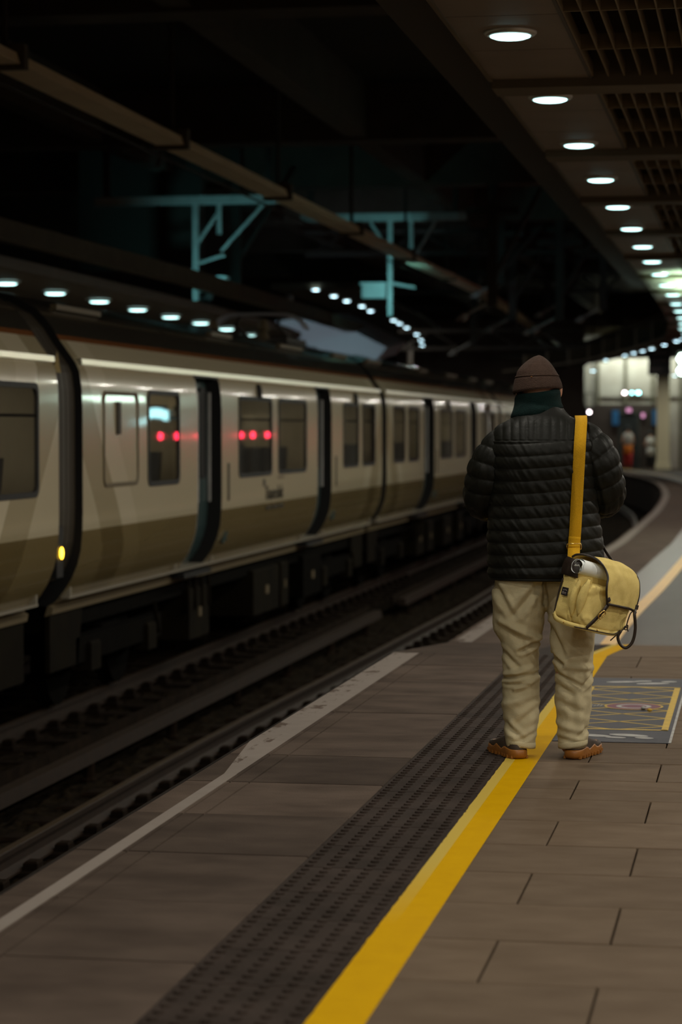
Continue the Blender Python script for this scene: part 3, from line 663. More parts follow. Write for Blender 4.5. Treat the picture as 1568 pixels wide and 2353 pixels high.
for k, (x0, x1, z) in enumerate(((-.28, .1, .12), (-.24, .22, .36), (-.2, .25, .60))): obj('faint_text_row', MB().box(x0, x1, -.068, -.06, z, z + .1), M['signtext'], hs)
for x in (-.25, .25): obj('hanger', MB().box(x - .02, x + .02, -.02, .02, .80, 1.2), M['darksteel'], hs)
# unseen red lamps, mirrored in the carriage windows; their help point posts are made up
for i, y in enumerate((43.3, 44.6, 46.4, 50.4, 51.6, 53.2)):
    r = empty('added_lamp_post', (.1, y, LOWZ)); tag(r, 'slim grey made-up help point post, added out of view to carry a red lamp', 'help point', 'added red lamp posts along the platform')
    obj('post', MB().tube([(0, 0, 0), (0, 0, 1.2)], .06, 10), M['darksteel'], r)
    obj('head', MB().slab(-.1, .1, -.08, .08, 1.2, 1.6, .02), M['darksteel'], r)
    obj('red_lamp', MB().ball((-.1, 0, 1.46), .05, .07, .07, 12, 8), M['red'], r, True)
# ================================================================== TRAIN
TX, RZ = -6.98, -1.1
# half profile, (x from centre, z above rail), from roof centre down to the sill
PROF = [(0, 3.74), (.45, 3.72), (.80, 3.64), (1.0, 3.53), (1.12, 3.40), (1.20, 3.27), (1.28, 3.16), (1.345, 3.07), (1.375, 3.0), (1.395, 2.85), (1.40, 2.7), (1.40, 2.45), (1.40, 2.2), (1.40, 2.01), (1.40, 1.8), (1.396, 1.66), (1.382, 1.5), (1.352, 1.38), (1.302, 1.26), (1.232, 1.15), (1.155, 1.06), (1.09, 1.02)]
WZ = (2.01, 2.85); DZ = (1.06, 3.07)
def pidx(z): return min(range(len(PROF)), key=lambda i: abs(PROF[i][1] - z))
def px_at(z):
    for (x0, z0), (x1, z1) in zip(PROF[:-1], PROF[1:]):
        if z1 <= z <= z0: return x0 + (x1 - x0) * (z0 - z) / (z0 - z1)
    return PROF[-1][0]
def rrect(y0, y1, z0, z1, r, n=5):
    out = []
    for cy, cz, a0 in ((y1 - r, z1 - r, 0), (y0 + r, z1 - r, 90), (y0 + r, z0 + r, 180), (y1 - r, z0 + r, 270)):
        out += [(cy + r * math.cos(math.radians(a0 + 90 * k / n)), cz + r * math.sin(math.radians(a0 + 90 * k / n))) for k in range(n + 1)]
    return out
WHEEL = MB().tube([(0, 0, 0), (.02, 0, 0), (.03, 0, 0), (.13, 0, 0)], [.44, .44, .41, .41], 28).tube([(.13, 0, 0), (.2, 0, 0)], [.16, .12], 16).mesh('wheel')
SEAT = MB()
SEAT.slab(-.23, .23, -.25, .22, .38, .50, .03); SEAT.loft([[(-.23, .16 + k * .09, .45 + k * .36), (.23, .16 + k * .09, .45 + k * .36), (.23, .26 + k * .09, .45 + k * .36), (-.23, .26 + k * .09, .45 + k * .36)] for k in (0, 1, 2)])
SEAT_ME = SEAT.mesh('seat')
def carriage(y0, y1, label, wins, doors, blank=None, text=None, panto=None, cases=()):
    L = y1 - y0
    root = empty('train_carriage', (TX, y0, RZ)); tag(root, label, 'train carriage', 'carriages of the standing train')
    ops = [(a - y0, b - y0, *WZ, 'w') for a, b in wins] + [(a - y0, b - y0, *DZ, 'd') for a, b in doors]
    yb = sorted({0, L, *[q for o in ops for q in o[:2]], .6, 1.2, 1.8, L - .6, L - 1.2, L - 1.8})
    mb = MB()
    for s in (1, -1):
        vs = [(s * x, y, z) for y in yb for x, z in PROF]; fs = []; n = len(PROF)
        for i in range(len(yb) - 1):
            ym = (yb[i] + yb[i + 1]) / 2
            for j in range(n - 1):
                zm = (PROF[j][1] + PROF[j + 1][1]) / 2
                if any(a < ym < b and z0 < zm < z1 for a, b, z0, z1, k in ops): continue
                fs.append((i * n + j, (i + 1) * n + j, (i + 1) * n + j + 1, i * n + j + 1))
        mb.add(vs, fs)
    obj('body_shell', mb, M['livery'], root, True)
    full = [(x, z) for x, z in PROF] + [(-x, z) for x, z in PROF[::-1]]
    for y in (0.0, L): obj('end_wall', MB().prism(full, 'y', y - .005, y + .005), M['black'], root)
    for s in (1, -1):
        # gutter along the cantrail and the pale sole bar
        obj('cantrail_gutter', MB().loft([[(s * (px_at(3.07) + .012), y, 3.055), (s * (px_at(3.07) + .040), y, 3.062), (s * (px_at(3.07) + .034), y, 3.108), (s * (px_at(3.1) - .01), y, 3.115)] for y in (.05, L - .05)]), M['strip'], root)
        obj('sole_bar', MB().loft([[(s * 1.06, y, .93), (s * 1.125, y, .95), (s * 1.135, y, 1.01), (s * 1.09, y, 1.03)] for y in (.0, L)]), M['sole'], root)
    for a, b, z0, z1, k in ops:
        for s in (1, -1):
            if k == 'w':
                o_ = rrect(a - .03, b + .03, z0 - .03, z1 + .03, .09); i_ = rrect(a + .015, b - .015, z0 + .015, z1 - .015, .07)
                fr = obj('window_frame', MB().loft([[(s * 1.402, y, z) for y, z in o_], [(s * 1.410, y, z) for y, z in o_], [(s * 1.410, y, z) for y, z in i_], [(s * 1.38, y, z) for y, z in i_]], cap=False), M['black'], root)
                obj('pane', MB().add([(s * 1.404, y, z) for y, z in i_], [tuple(range(len(i_)))]), M['glass'], fr, fix=False)
                if s == 1 and b - a > 1.0:
                    obj('opening_bar', MB().box(1.385, 1.398, a, b, z1 - .24, z1 - .215), M['black'], fr)
            else:
                js = [j for j in range(len(PROF)) if z0 - .001 <= PROF[j][1] <= z1 + .001]
                D = .15
                lf = obj('door', MB().loft([[(s * (PROF[j][0] - D), y, PROF[j][1]) for j in js] for y in (a, (a + b) / 2 - .012)], cap=False, close=False), M['teal'], root)
                lf2 = obj('door', MB().loft([[(s * (PROF[j][0] - D), y, PROF[j][1]) for j in js] for y in ((a + b) / 2 + .012, b)], cap=False, close=False), M['teal'], root)
                obj('door_jamb', MB().loft([[(s * PROF[j][0], y, PROF[j][1]) for j in js] + [(s * (PROF[j][0] - D - .02), y, PROF[j][1]) for j in js[::-1]] for y in (b - .012, b + .0)]), M['black'], root)
                obj('door_jamb', MB().loft([[(s * PROF[j][0], y, PROF[j][1]) for j in js] + [(s * (PROF[j][0] - D - .02), y, PROF[j][1]) for j in js[::-1]] for y in (a - .0, a + .012)]), M['steel'], root)
                obj('door_header', MB().box(min(s * 1.2, s * 1.37), max(s * 1.2, s * 1.37), a, b, z1 - .03, z1 + .01), M['black'], root)
                obj('door_sill', MB().box(min(s * 1.05, s * 1.27), max(s * 1.05, s * 1.27), a - .05, b + .05, z0 - .06, z0 - .01), M['black'], root)
                h = (b - a) / 2
                for q, lfq in ((a, lf), (a + h, lf2)):
                    w_ = rrect(q + h * .25, q + h * .75, 2.0, 2.95, .07)
                    obj('door_window', MB().loft([[(s * 1.252, y, z) for y, z in w_], [(s * 1.262, y, z) for y, z in w_]]), M['black'], lfq)
                    obj('door_edge', MB().tube([(s * 1.27, q + h * .93, 1.75), (s * 1.27, q + h * .93, 2.9)], .02, 6), M['steel'], lfq)
    # door release lights and grab strips between doors and windows
    for a, b in doors:
        obj('door_sensor', MB().box(1.395, 1.412, b - y0 + .28, b - y0 + .33, 1.75, 2.15), M['gang'], root)
        obj('side_lamp', MB().ball((1.39, b - y0 + 1.9, 2.93), .05, .06, .1, 10, 8), M['black'], root, True)
    if blank:
        a, b = blank[0] - y0, blank[1] - y0
        o_ = rrect(a, b, 2.01, 2.85, .09); i_ = rrect(a + .02, b - .02, 2.03, 2.83, .08)
        bp = obj('blank_panel', MB().loft([[(1.401, y, z) for y, z in o_], [(1.412, y, z) for y, z in o_], [(1.414, y, z) for y, z in i_], [(1.404, y, z) for y, z in rrect(a + .035, b - .035, 2.045, 2.815, .07)]], cap=False), M['sole'], root)
        obj('hatch', MB().slab(0, .02, a + .42, a + .53, 2.47, 2.76, .004), M['gang'], bp).location = (1.40, 0, 0)
    if text:
        cu = bpy.data.curves.new('lettering', 'FONT'); cu.body = text[0]; cu.size = .23; cu.extrude = .002; cu.align_x = 'LEFT'
        t_ = bpy.data.objects.new('lettering', cu); COL.objects.link(t_); cu.materials.append(M['ink']); t_.parent = root
        t_.rotation_euler = (PI / 2, 0, PI / 2); t_.location = (1.404, text[1] - y0, 1.70)
        bpy.context.view_layer.update(); tm = bpy.data.meshes.new_from_object(t_.evaluated_get(bpy.context.evaluated_depsgraph_get())); n_ = link('lettering', tm, M['ink'], root); n_.rotation_euler = t_.rotation_euler; n_.location = t_.location; bpy.data.objects.remove(t_); n_.name = 'lettering'
        for k in range(3): obj('small_print', MB().box(1.394, 1.402, text[1] - y0 + .08 + k * .36, text[1] - y0 + .36 + k * .36, 1.585, 1.63), M['ink'], root)
        obj('logo_dot', MB().box(1.398, 1.404, text[1] - y0 - .1, text[1] - y0 + .02, 1.86, 1.94), M['ink'], root)
        obj('logo_dot', MB().box(1.398, 1.404, text[1] - y0 + .75, text[1] - y0 + 1.1, 1.93, 1.96), M['sole'], root)
    for a, b in doors:   # small pictograms at the sill beside the doors
        for q in (b - y0 + .22,):
            pg = MB(); z = 1.36; x = px_at(z) + .008
            pg.tube([(x, q, z - .06), (x + .01, q + .06, z), (x + .02, q + .12, z + .05)], .018, 6); pg.tube([(x + .01, q + .05, z), (x + .015, q + .13, z - .03)], .014, 6)
            obj('pictogram', pg, M['teal'], root)
    # interior
    it = obj('interior', MB().box(-1.25, 1.25, .1, L - .1, 1.08, 1.1).box(-1.25, 1.25, .1, L - .1, 3.06, 3.09), M['inside'], root)
    for q in (.12, L - .16): obj('interior_bulkhead', MB().box(-1.25, 1.25, q, q + .04, 1.1, 3.06), M['inside'], it)
    for a, b in wins:
        for q in (a - y0 + .15, (a + b) / 2 - y0 + .35):
            for x in (.95, .45, -.45, -.95):
                s_ = link('seat', SEAT_ME, M['seat'], it); s_.location = (x, q, 1.12)
    for a, b in doors:
        for yy in (a - y0 - .3, b - y0 + .2):
            obj('screen', MB().box(.5, 1.24, yy, yy + .04, 1.1, 2.7), M['inside'], it)
    for x in (-.5, .5):
        obj('ceiling_light', MB().box(x - .06, x + .06, .6, L - .6, 3.035, 3.055), M['trainlight'], it)
    # roof gear
    for k, (a, ln) in enumerate(((.22, 2.0), (L * .38, 1.5), (L * .62, 2.2), (L * .86, 1.6))):
        obj('roof_case', MB().slab(-.95, -.05, a, a + ln, 3.64, 3.84, .05), M['roofdark'], root)
        obj('roof_rail', MB().box(.93, .99, a + .4, a + .4 + ln * .7, 3.555, 3.60), M['sole'], root)
    if panto:
        q = panto - y0; pr = obj('pantograph', MB().box(-.5, .5, q - .5, q + .9, 3.72, 3.80).tube([(-.3, q + .8, 3.8), (-.3, q - .2, 3.98), (-.3, q + .02, 4.10)], .03, 6).tube([(.3, q + .8, 3.8), (.3, q - .2, 3.98), (.3, q + .02, 4.10)], .03, 6), M['darksteel'], root)
        arc = [(-.68, q, 3.93), (-.62, q, 4.02), (-.5, q, 4.10), (-.38, q, 4.135), (0, q, 4.145), (.38, q, 4.135), (.5, q, 4.10), (.62, q, 4.02), (.68, q, 3.93)]
        for dy in (-.12, .12): obj('collector_horn', MB().tube(catmull([(x, y + dy, z) for x, y, z in arc], 4), .022, 8), M['palepanel'], pr, True)
        for x in (-.35, .35): obj('roof_insulator', MB().tube([(x, q - 1.4, 3.74), (x, q - 1.4, 3.84), (x, q - 1.4, 3.86), (x, q - 1.4, 4.0)], [.09, .05, .09, .05], 10), M['sole'], pr)
    # underframe
    obj('underframe', MB().box(-1.05, 1.05, .1, L - .1, .78, 1.02), M['darkmetal'], root)
    for a, w, m_ in cases:
        c_ = obj('equipment_case', MB().slab(.35, 1.12, a, a + w, .30, .84, .02), M[m_], root)
        obj('case_latch', MB().box(1.12, 1.135, a + w * .45, a + w * .55, .52, .62), M['sole'], c_)
    for k in range(4): obj('pipe', MB().tube([(1.12, L * .30 + k * .32, .95), (1.13, L * .30 + k * .32, .62), (1.05, L * .30 + k * .32 + .1, .6)], .022, 6), M['cabinet'], root)
    for c in (2.3, L - 2.3):
        bg = obj('bogie', MB().box(.98, 1.1, c - 1.5, c + 1.5, .45, .68).box(-1.1, -.98, c - 1.5, c + 1.5, .45, .68).box(-1, 1, c - .3, c + .3, .4, .7), M['darkmetal'], root)
        for dy in (-1.0, 1.0):
            w_ = link('wheel', WHEEL, M['darkmetal'], bg); w_.location = (.66, c + dy, .44)
            w2 = link('wheel', WHEEL, M['darkmetal'], bg); w2.location = (-.66, c + dy, .44); w2.rotation_euler = (0, 0, PI)
            obj('axle_box', MB().slab(1.0, 1.14, c + dy - .16, c + dy + .16, .36, .62, .02), M['cabinet'], bg)
        obj('brake_hose', MB().tube([(1.1, c + 1.2, .8), (1.12, c + 1.35, .5), (1.05, c + 1.5, .55)], .02, 6), M['cabinet'], bg)
    # end skirt panels under the body
    for a, b in ((.02, 1.0), (L - 1.0, L - .02)):
        obj('end_skirt', MB().prism([(a, .45), (b - .15 if a < 1 else b, .45), (b, .95), (a, .95)], 'x', 1.06, 1.10), M['cabinet'], root)
    return root
M['trainlight'] = emit('train_ceiling_light', (1, .88, .66), 8)
carriage(2.0, 18.39, 'pale carriage with wide window before the first dark gangway', [(15.9, 17.8), (13.6, 15.4)], [(11.6, 12.7)], cases=((8, 2, 'cabinet'),))
carriage(19.07, 35.1, 'pale carriage with the operator lettering, a blanked window panel and a pantograph', [(21.24, 22.40), (25.14, 26.86), (27.3, 29.0), (31.74, 32.94), (33.33, 34.4)], [(23.2, 24.29), (29.8, 30.83)], (19.7, 20.86), ('Thameslink', 26.5), 32.8, ((4.9, .9, 'cabinet'), (8.1, 1.5, 'cabinet'), (9.75, .45, 'cabinet'), (11.2, 1.3, 'darkmetal')))
carriage(35.55, 51.5, 'pale carriage beyond the second gangway, with two narrow window pairs', [(36.25, 37.4), (37.88, 38.98), (41.79, 43.4), (43.95, 45.4), (48.37, 49.3), (49.7, 50.5)], [(39.71, 41.0), (46.34, 47.3)], cases=((5.2, .9, 'cabinet'), (6.6, .8, 'cabinet'), (8.8, 1.2, 'cabinet'), (11, .8, 'cabinet')))
carriage(51.95, 68, 'pale carriage at the distant end of the train, mostly behind the standing person', [(52.8, 53.9), (54.4, 55.5), (58.3, 59.9), (60.5, 62)], [(56.3, 57.5), (63, 64.1)])
# gangways between carriages
for i, (a, b) in enumerate(((18.39, 19.07), (35.1, 35.55), (51.5, 51.95))):
    g_ = empty('gangway', (TX, a, RZ)); tag(g_, ['brown gangway bellows with a small amber lamp between the first two carriages', 'brown gangway bellows beside the pantograph carriage end without a lamp', 'brown gangway bellows nearest the standing person'.replace('nearest', 'hidden close to')][i], 'gangway')
    w = b - a; sec = [(x * .955 if z > 1.2 else x * .93, .15 + z * .945) for x, z in PROF if z > 1.1]
    full = sec + [(-x, z) for x, z in sec[::-1]]
    n = 5 if i == 0 else 3
    for k in range(n):
        obj('bellows_fold', MB().prism(full, 'y', w * (k + .06) / n, w * (k + .94) / n), M['gang'], g_)
    obj('inner_tube', MB().prism([(x * .97, z) for x, z in full], 'y', .0, w), M['black'], g_)
    if i == 0:
        lb = obj('lamp_box', MB().slab(1.28, 1.36, .06, .24, 1.30, 1.72, .01), M['black'], g_)
        obj('amber_lamp', MB().ball((1.372, .16, 1.50), .014, .034, .05, 10, 8), M['amber'], lb, True)
        obj('warning_sticker', MB().add([(1.33, .08, 2.98), (1.33, .3, 2.98), (1.33, .19, 3.16)], [(0, 1, 2)]), M['yellowsign'], g_)
    obj('coupler', MB().tube([(0, .0, .95), (0, w, .95)], .12, 10), M['darkmetal'], g_)
# ================================================================== PERSON (local: x right, y ahead, z up; the back faces -y)
PR = empty('person', (-.905, 10.14, 0), math.radians(5.1))
tag(PR, 'person in brown beanie, dark quilted jacket and khaki trousers standing on the yellow line', 'person')
def spow(c, e): return math.copysign(abs(c) ** e, c)
# ---- body (one continuous mesh, mostly under the clothes)
bd = MB()
bd.tube([(0, 0, .84), (0, -.01, 1.0), (0, -.01, 1.15), (0, -.01, 1.30), (0, 0, 1.40), (0, .01, 1.46)], [.10, .10, .105, .11, .085, .05], 16)
for s in (-1, 1):
    bd.tube([(s * .07, 0, .86), (s * .10, 0, .62), (s * .105, .01, .46), (s * .105, .0, .30), (s * .105, -.02, .08), (s * .105, -.01, .05)], [.085, .075, .05, .05, .035, .035], 12)
    bd.tube([(s * .105, -.03, .05), (s * .12, .06, .045), (s * .145, .13, .035)], [.03, .033, .025], 10)
    bd.tube([(s * .10, 0, 1.36), (s * .19, 0, 1.36), (s * .25, .08, 1.15), (s * .22, .20, 1.10), (s * .10, .33, 1.16), (s * .085, .35, 1.17)], [.06, .055, .042, .038, .027, .026], 12)
    # palm and five bent fingers around the front
    bd.tube([(s * .09, .345, 1.168), (s * .07, .375, 1.18), (s * .05, .40, 1.19)], [.026, .036, .034], 10, flat=.55)
    for k, ln in enumerate((.068, .076, .071, .056)):
        b0 = Vector((s * (.055 - .004 * k), .402 + .004 * k, 1.222 - .021 * k)); d = Vector((-s * .55, .35, -.03))
        bd.tube([b0 + Vector((s * .02, -.015, 0)), b0 + d * ln * .5, b0 + d * ln * .8 + Vector((-s * .01, -.012, 0)), b0 + d * ln + Vector((-s * .012, -.034, -.004))], [.0095, .0090, .0085, .0065], 8)
    bd.tube([(s * .075, .36, 1.205), (s * .055, .355, 1.235), (s * .035, .365, 1.25)], [.013, .011, .008], 8)
bd.tube([(0, .01, 1.44), (-.005, .015, 1.52), (-.01, .03, 1.58)], [.058, .055, .06], 14)
HC = Vector((-.022, .02, 1.595))
def head(u, v):
    a = 2 * PI * u; t = PI * v; st, ct = math.sin(t), -math.cos(t)
    x = .074 * st * math.cos(a); y = .095 * st * math.sin(a); z = .118 * ct
    if z < 0: x *= 1 - .28 * (z / .118) ** 2; y = y * (1 - .12 * (z / .118) ** 2) + .02 * (-z / .118)
    if y > 0:
        g = lambda cx, cz, w: math.exp(-((x - cx) ** 2 + (z - cz) ** 2) / (2 * w * w))
        y += .026 * g(0, -.028, .012) + .014 * g(0, -.008, .010) + .008 * g(0, -.062, .016) + .008 * g(0, -.098, .018)
        y -= .012 * g(.032, .002, .013) + .012 * g(-.032, .002, .013) + .004 * g(0, -.074, .006)
        y += .006 * g(.033, .022, .016) + .006 * g(-.033, .022, .016)
    return HC + Vector((x, y, z))
bd.grid(head, 48, 34, True)
for s in (-1, 1):
    c = HC + Vector((s * .088, -.005, -.008)); bd.grid(lambda u, v: c + Vector((s * .010 * math.sin(PI * v) * math.cos(2 * PI * u) + s * .004, .021 * math.sin(PI * v) * math.sin(2 * PI * u), -.034 * math.cos(PI * v))), 12, 10, True)
body = remesh(bd, 'body', .0055, M['skin'], PR, 3)
# ---- jacket
JZ = [.770, .80, .90, 1.00, 1.10, 1.20, 1.28, 1.34, 1.39, 1.425, 1.455, 1.475, 1.495, 1.515]
JW = [.243, .247, .246, .240, .232, .228, .232, .232, .222, .196, .150, .118, .094, .080]
JD = [.158, .160, .157, .157, .157, .158, .158, .152, .140, .126, .112, .104, .098, .088]
JC = [.012, .012, .008, .002, -.002, -.004, -.004, -.004, -.006, -.006, -.006, -.008, -.008, -.008]
YOKE = 1.366; CH = .0532
def puff(t, e=.62): return abs(math.sin(PI * t)) ** e
def torso(u, v):
    z = .770 + (1.515 - .770) * v
    a = 2 * PI * u; w = lerp(JZ, JW, z); d = lerp(JZ, JD, z); cx = lerp(JZ, JC, z)
    ca, sa = math.cos(a), math.sin(a); e = .84
    x = w * spow(ca, e); y = d * spow(sa, e) - .004 - .018 * math.exp(-((z - 1.30) / .12) ** 2) * (sa < 0) * abs(sa)
    nrm = Vector((ca / w, sa / d, 0)).normalized()
    sag = .006 * math.cos(x * 7 + .4) + .004 * N3(x * 6, z * 3, 2)
    zz = z + sag - .010 * (x / .24)
    if z > YOKE and sa < 0:
        q = puff((x - .004) / .0345 , .6) * .0045 * min(1, (z - YOKE) / .008) * (1 if abs(x) < .2 else .3) * max(0, min(1, (1.475 - z) / .03))
    else:
        t = (YOKE - zz) / CH
        q = puff(t, .55) * .0070
        wr = N3(x * 34 + z * 22, z * 7 - x * 5, 5) * .0042 + N3(x * 80 + z * 46, z * 18, 8) * .0020
        q += wr * (.4 + .6 * puff(t)) * (1 + 1.1 * math.exp(-((x - .06) / .10) ** 2 - ((z - 1.12) / .16) ** 2))
        if z < .80: q *= max(.2, (z - .765) / .035)
    return Vector((x + cx, y, z)) + nrm * q
jk = MB(); jk.grid(torso, 300, 250, True)
jacket = obj('jacket', jk, M['jacket'], PR, True, fix=False)
obj('hem_binding', MB().tube([torso(k / 72, .004) + Vector((0, 0, .002)) for k in range(73)], .0055, 6), M['jacket'], jacket, True)
def sleeve(pts, rad, ph):
    P = catmull(pts, 14); n = len(P); ls = [0]
    for i in range(1, n): ls.append(ls[-1] + (P[i] - P[i - 1]).length)
    tot = ls[-1]
    frames = []; prev = Vector((1, 0, 0))
    for i in range(n):
        t = (P[min(i + 1, n - 1)] - P[max(i - 1, 0)]).normalized()
        a = (prev - t * prev.dot(t)).normalized(); frames.append((a, t.cross(a))); prev = a
    def fn(u, v):
        l = v * tot; i = 0
        while i < n - 2 and ls[i + 1] < l: i += 1
        f = (l - ls[i]) / (ls[i + 1] - ls[i]); c = P[i].lerp(P[i + 1], f)
        a = frames[i][0].lerp(frames[i + 1][0], f).normalized(); b = frames[i][1].lerp(frames[i + 1][1], f).normalized()
        an = 2 * PI * u; r = lerp([k / (len(rad) - 1) for k in range(len(rad))], rad, v)
        lq = l + .010 * math.sin(an + ph)
        t = lq / .056
        r += puff(t, .55) * .0085 - .002 + N3(math.cos(an) * 3, math.sin(an) * 3, l * 14 + ph) * .006 + N3(math.cos(an) * 7, math.sin(an) * 7, l * 34 + ph) * .0025
        return c + a * (r * math.cos(an)) + b * (r * math.sin(an))
    mb = MB(); mb.grid(fn, 110, 200, True)
    return obj('sleeve', mb, M['jacket'], jacket, True, fix=False)
sleeve([(.10, -.01, 1.380), (.170, -.015, 1.372), (.226, -.02, 1.300), (.258, .005, 1.205), (.270, .055, 1.135), (.235, .17, 1.105), (.16, .27, 1.14), (.105, .325, 1.162)], [.062, .078, .086, .080, .076, .068, .056, .044], .6)
sleeve([(-.10, -.01, 1.358), (-.170, -.015, 1.348), (-.222, -.02, 1.275), (-.252, .0, 1.185), (-.262, .05, 1.115), (-.235, .17, 1.095), (-.16, .27, 1.14), (-.105, .325, 1.162)], [.062, .078, .086, .081, .077, .068, .056, .044], 2.1)
# ---- trousers
lgL = dict(z=[.84, .76, .68, .60, .55, .49, .44, .37, .27, .17, .08, .046], o=[-.180, -.214, -.219, -.219, -.216, -.184, -.179, -.177, -.177, -.172, -.163, -.157], i=[.012, .010, .006, .002, -.001, -.012, -.020, -.018, -.014, -.022, -.032, -.035])
lgR = dict(z=[.84, .76, .68, .60, .55, .49, .44, .37, .27, .17, .08, .046], o=[.190, .222, .230, .226, .222, .220, .217, .215, .210, .203, .194, .189], i=[.004, .006, .012, .020, .026, .034, .046, .052, .054, .057, .064, .069])
D_ = [.112, .116, .114, .108, .104, .098, .094, .090, .086, .083, .080, .078]
Cy = [-.01, -.012, -.008, -.004, 0, .004, .006, .006, .0, -.008, -.018, -.022]
tr = MB()
for lg in (lgL, lgR):
    zs, os_, is_ = lg['z'][::-1], lg['o'][::-1], lg['i'][::-1]; dd, cc = D_[::-1], Cy[::-1]; rings = []
    for k in range(60):
        z = .046 + (.84 - .046) * k / 59; o_, i_, d, cy = lerp(zs, os_, z), lerp(zs, is_, z), lerp(zs, dd, z), lerp(zs, cc, z)
        rings.append([((o_ + i_) / 2 + (o_ - i_) / 2 * spow(math.cos(2 * PI * j / 40), .88), cy + d * spow(math.sin(2 * PI * j / 40), .88), z) for j in range(40)])
    tr.loft(rings)
trs = remesh(tr, 'trousers', .0062, M['khaki'], PR, 4)
def zq(u, v): return ((1050 + u / 3.027 - 1247) / 534, (1743 - 1200 - v / 3.027) / 534)
FOLDS = [((250, 420), (380, 640), .014, -.010), ((560, 430), (400, 640), .016, -.010), ((300, 680), (590, 830), .016, .010), ((440, 892), (600, 818), .010, -.013), ((310, 900), (420, 1010), .012, -.008),
    ((320, 1085), (560, 1055), .008, -.008), ((330, 1062), (520, 1010), .010, .007), ((330, 1130), (490, 1128), .007, -.006), ((400, 1160), (560, 1090), .010, .006), ((340, 1270), (540, 1200), .016, .005), ((560, 1290), (420, 1400), .014, -.006), ((330, 1400), (450, 1500), .012, -.006), ((420, 1530), (540, 1460), .010, -.005),
    ((640, 720), (740, 930), .014, -.010), ((670, 930), (725, 985), .010, -.012), ((690, 1050), (870, 1140), .009, -.009), ((880, 1130), (945, 1060), .009, -.009), ((690, 1130), (800, 1190), .010, -.006), ((760, 1000), (930, 1010), .012, .007), ((720, 1250), (850, 1310), .014, -.006), ((840, 1180), (860, 1400), .018, .007), ((700, 1400), (880, 1450), .014, .005), ((850, 1480), (910, 1440), .010, -.007), ((720, 1500), (850, 1530), .010, -.006), ((600, 300), (606, 560), .010, -.010)]
FL = []
for a, b, w, am in FOLDS:
    FL.append((Vector((*zq(*a), 0)), Vector((*zq(*b), 0)), w, am))
VC = []; VN = [v.normal.copy() for v in trs.data.vertices]
for iv, v in enumerate(trs.data.vertices):
    p = v.co; c = .5 if p.y > .03 else 1
    d = .008 * N3(p.x * 9, p.y * 9, p.z * 11) + .005 * N3(p.x * 22 + p.z * 12, p.y * 20, p.z * 26) + .0012 * N3(p.x * 60, p.y * 60, p.z * 45)
    d *= (1 if p.z > .09 else .45) * (1 if p.z < .74 else .3)
    if p.y < .02:
        q = Vector((p.x, p.z, 0))
        for a, b, w, am in FL:
            ab = b - a; t = max(0, min(1, (q - a).dot(ab) / ab.dot(ab))); r = (q - a - ab * t).length
            if r < 3 * w: d += 1.5 * am * (math.exp(-(r / w) ** 2) - .45 * math.exp(-((r - 1.7 * w) / w) ** 2)) * (.35 + .65 * math.sin(PI * (.12 + .76 * t)))
    VC += list(p + VN[iv] * d)
trs.data.vertices.foreach_set('co', VC); trs.data.update()
for lg in (lgL, lgR):   # stitched turn-up hem
    cx, hw = (lg['o'][-1] + lg['i'][-1]) / 2, abs(lg['o'][-1] - lg['i'][-1]) / 2
    tilt = .010 if lg is lgL else -.008
    rg = [[(cx + (hw + e) * spow(math.cos(2 * PI * j / 48), .88), -.022 + (.078 + e) * spow(math.sin(2 * PI * j / 48), .88), z - tilt * math.cos(2 * PI * j / 48) * (1 if lg is lgL else 1)) for j in range(48)] for e, z in ((-.004, .052), (.003, .050), (.0045, .060), (.004, .072), (.002, .0745), (-.004, .076))]
    obj('trouser_hem', MB().loft(rg, cap=False), M['khaki'], trs, True)
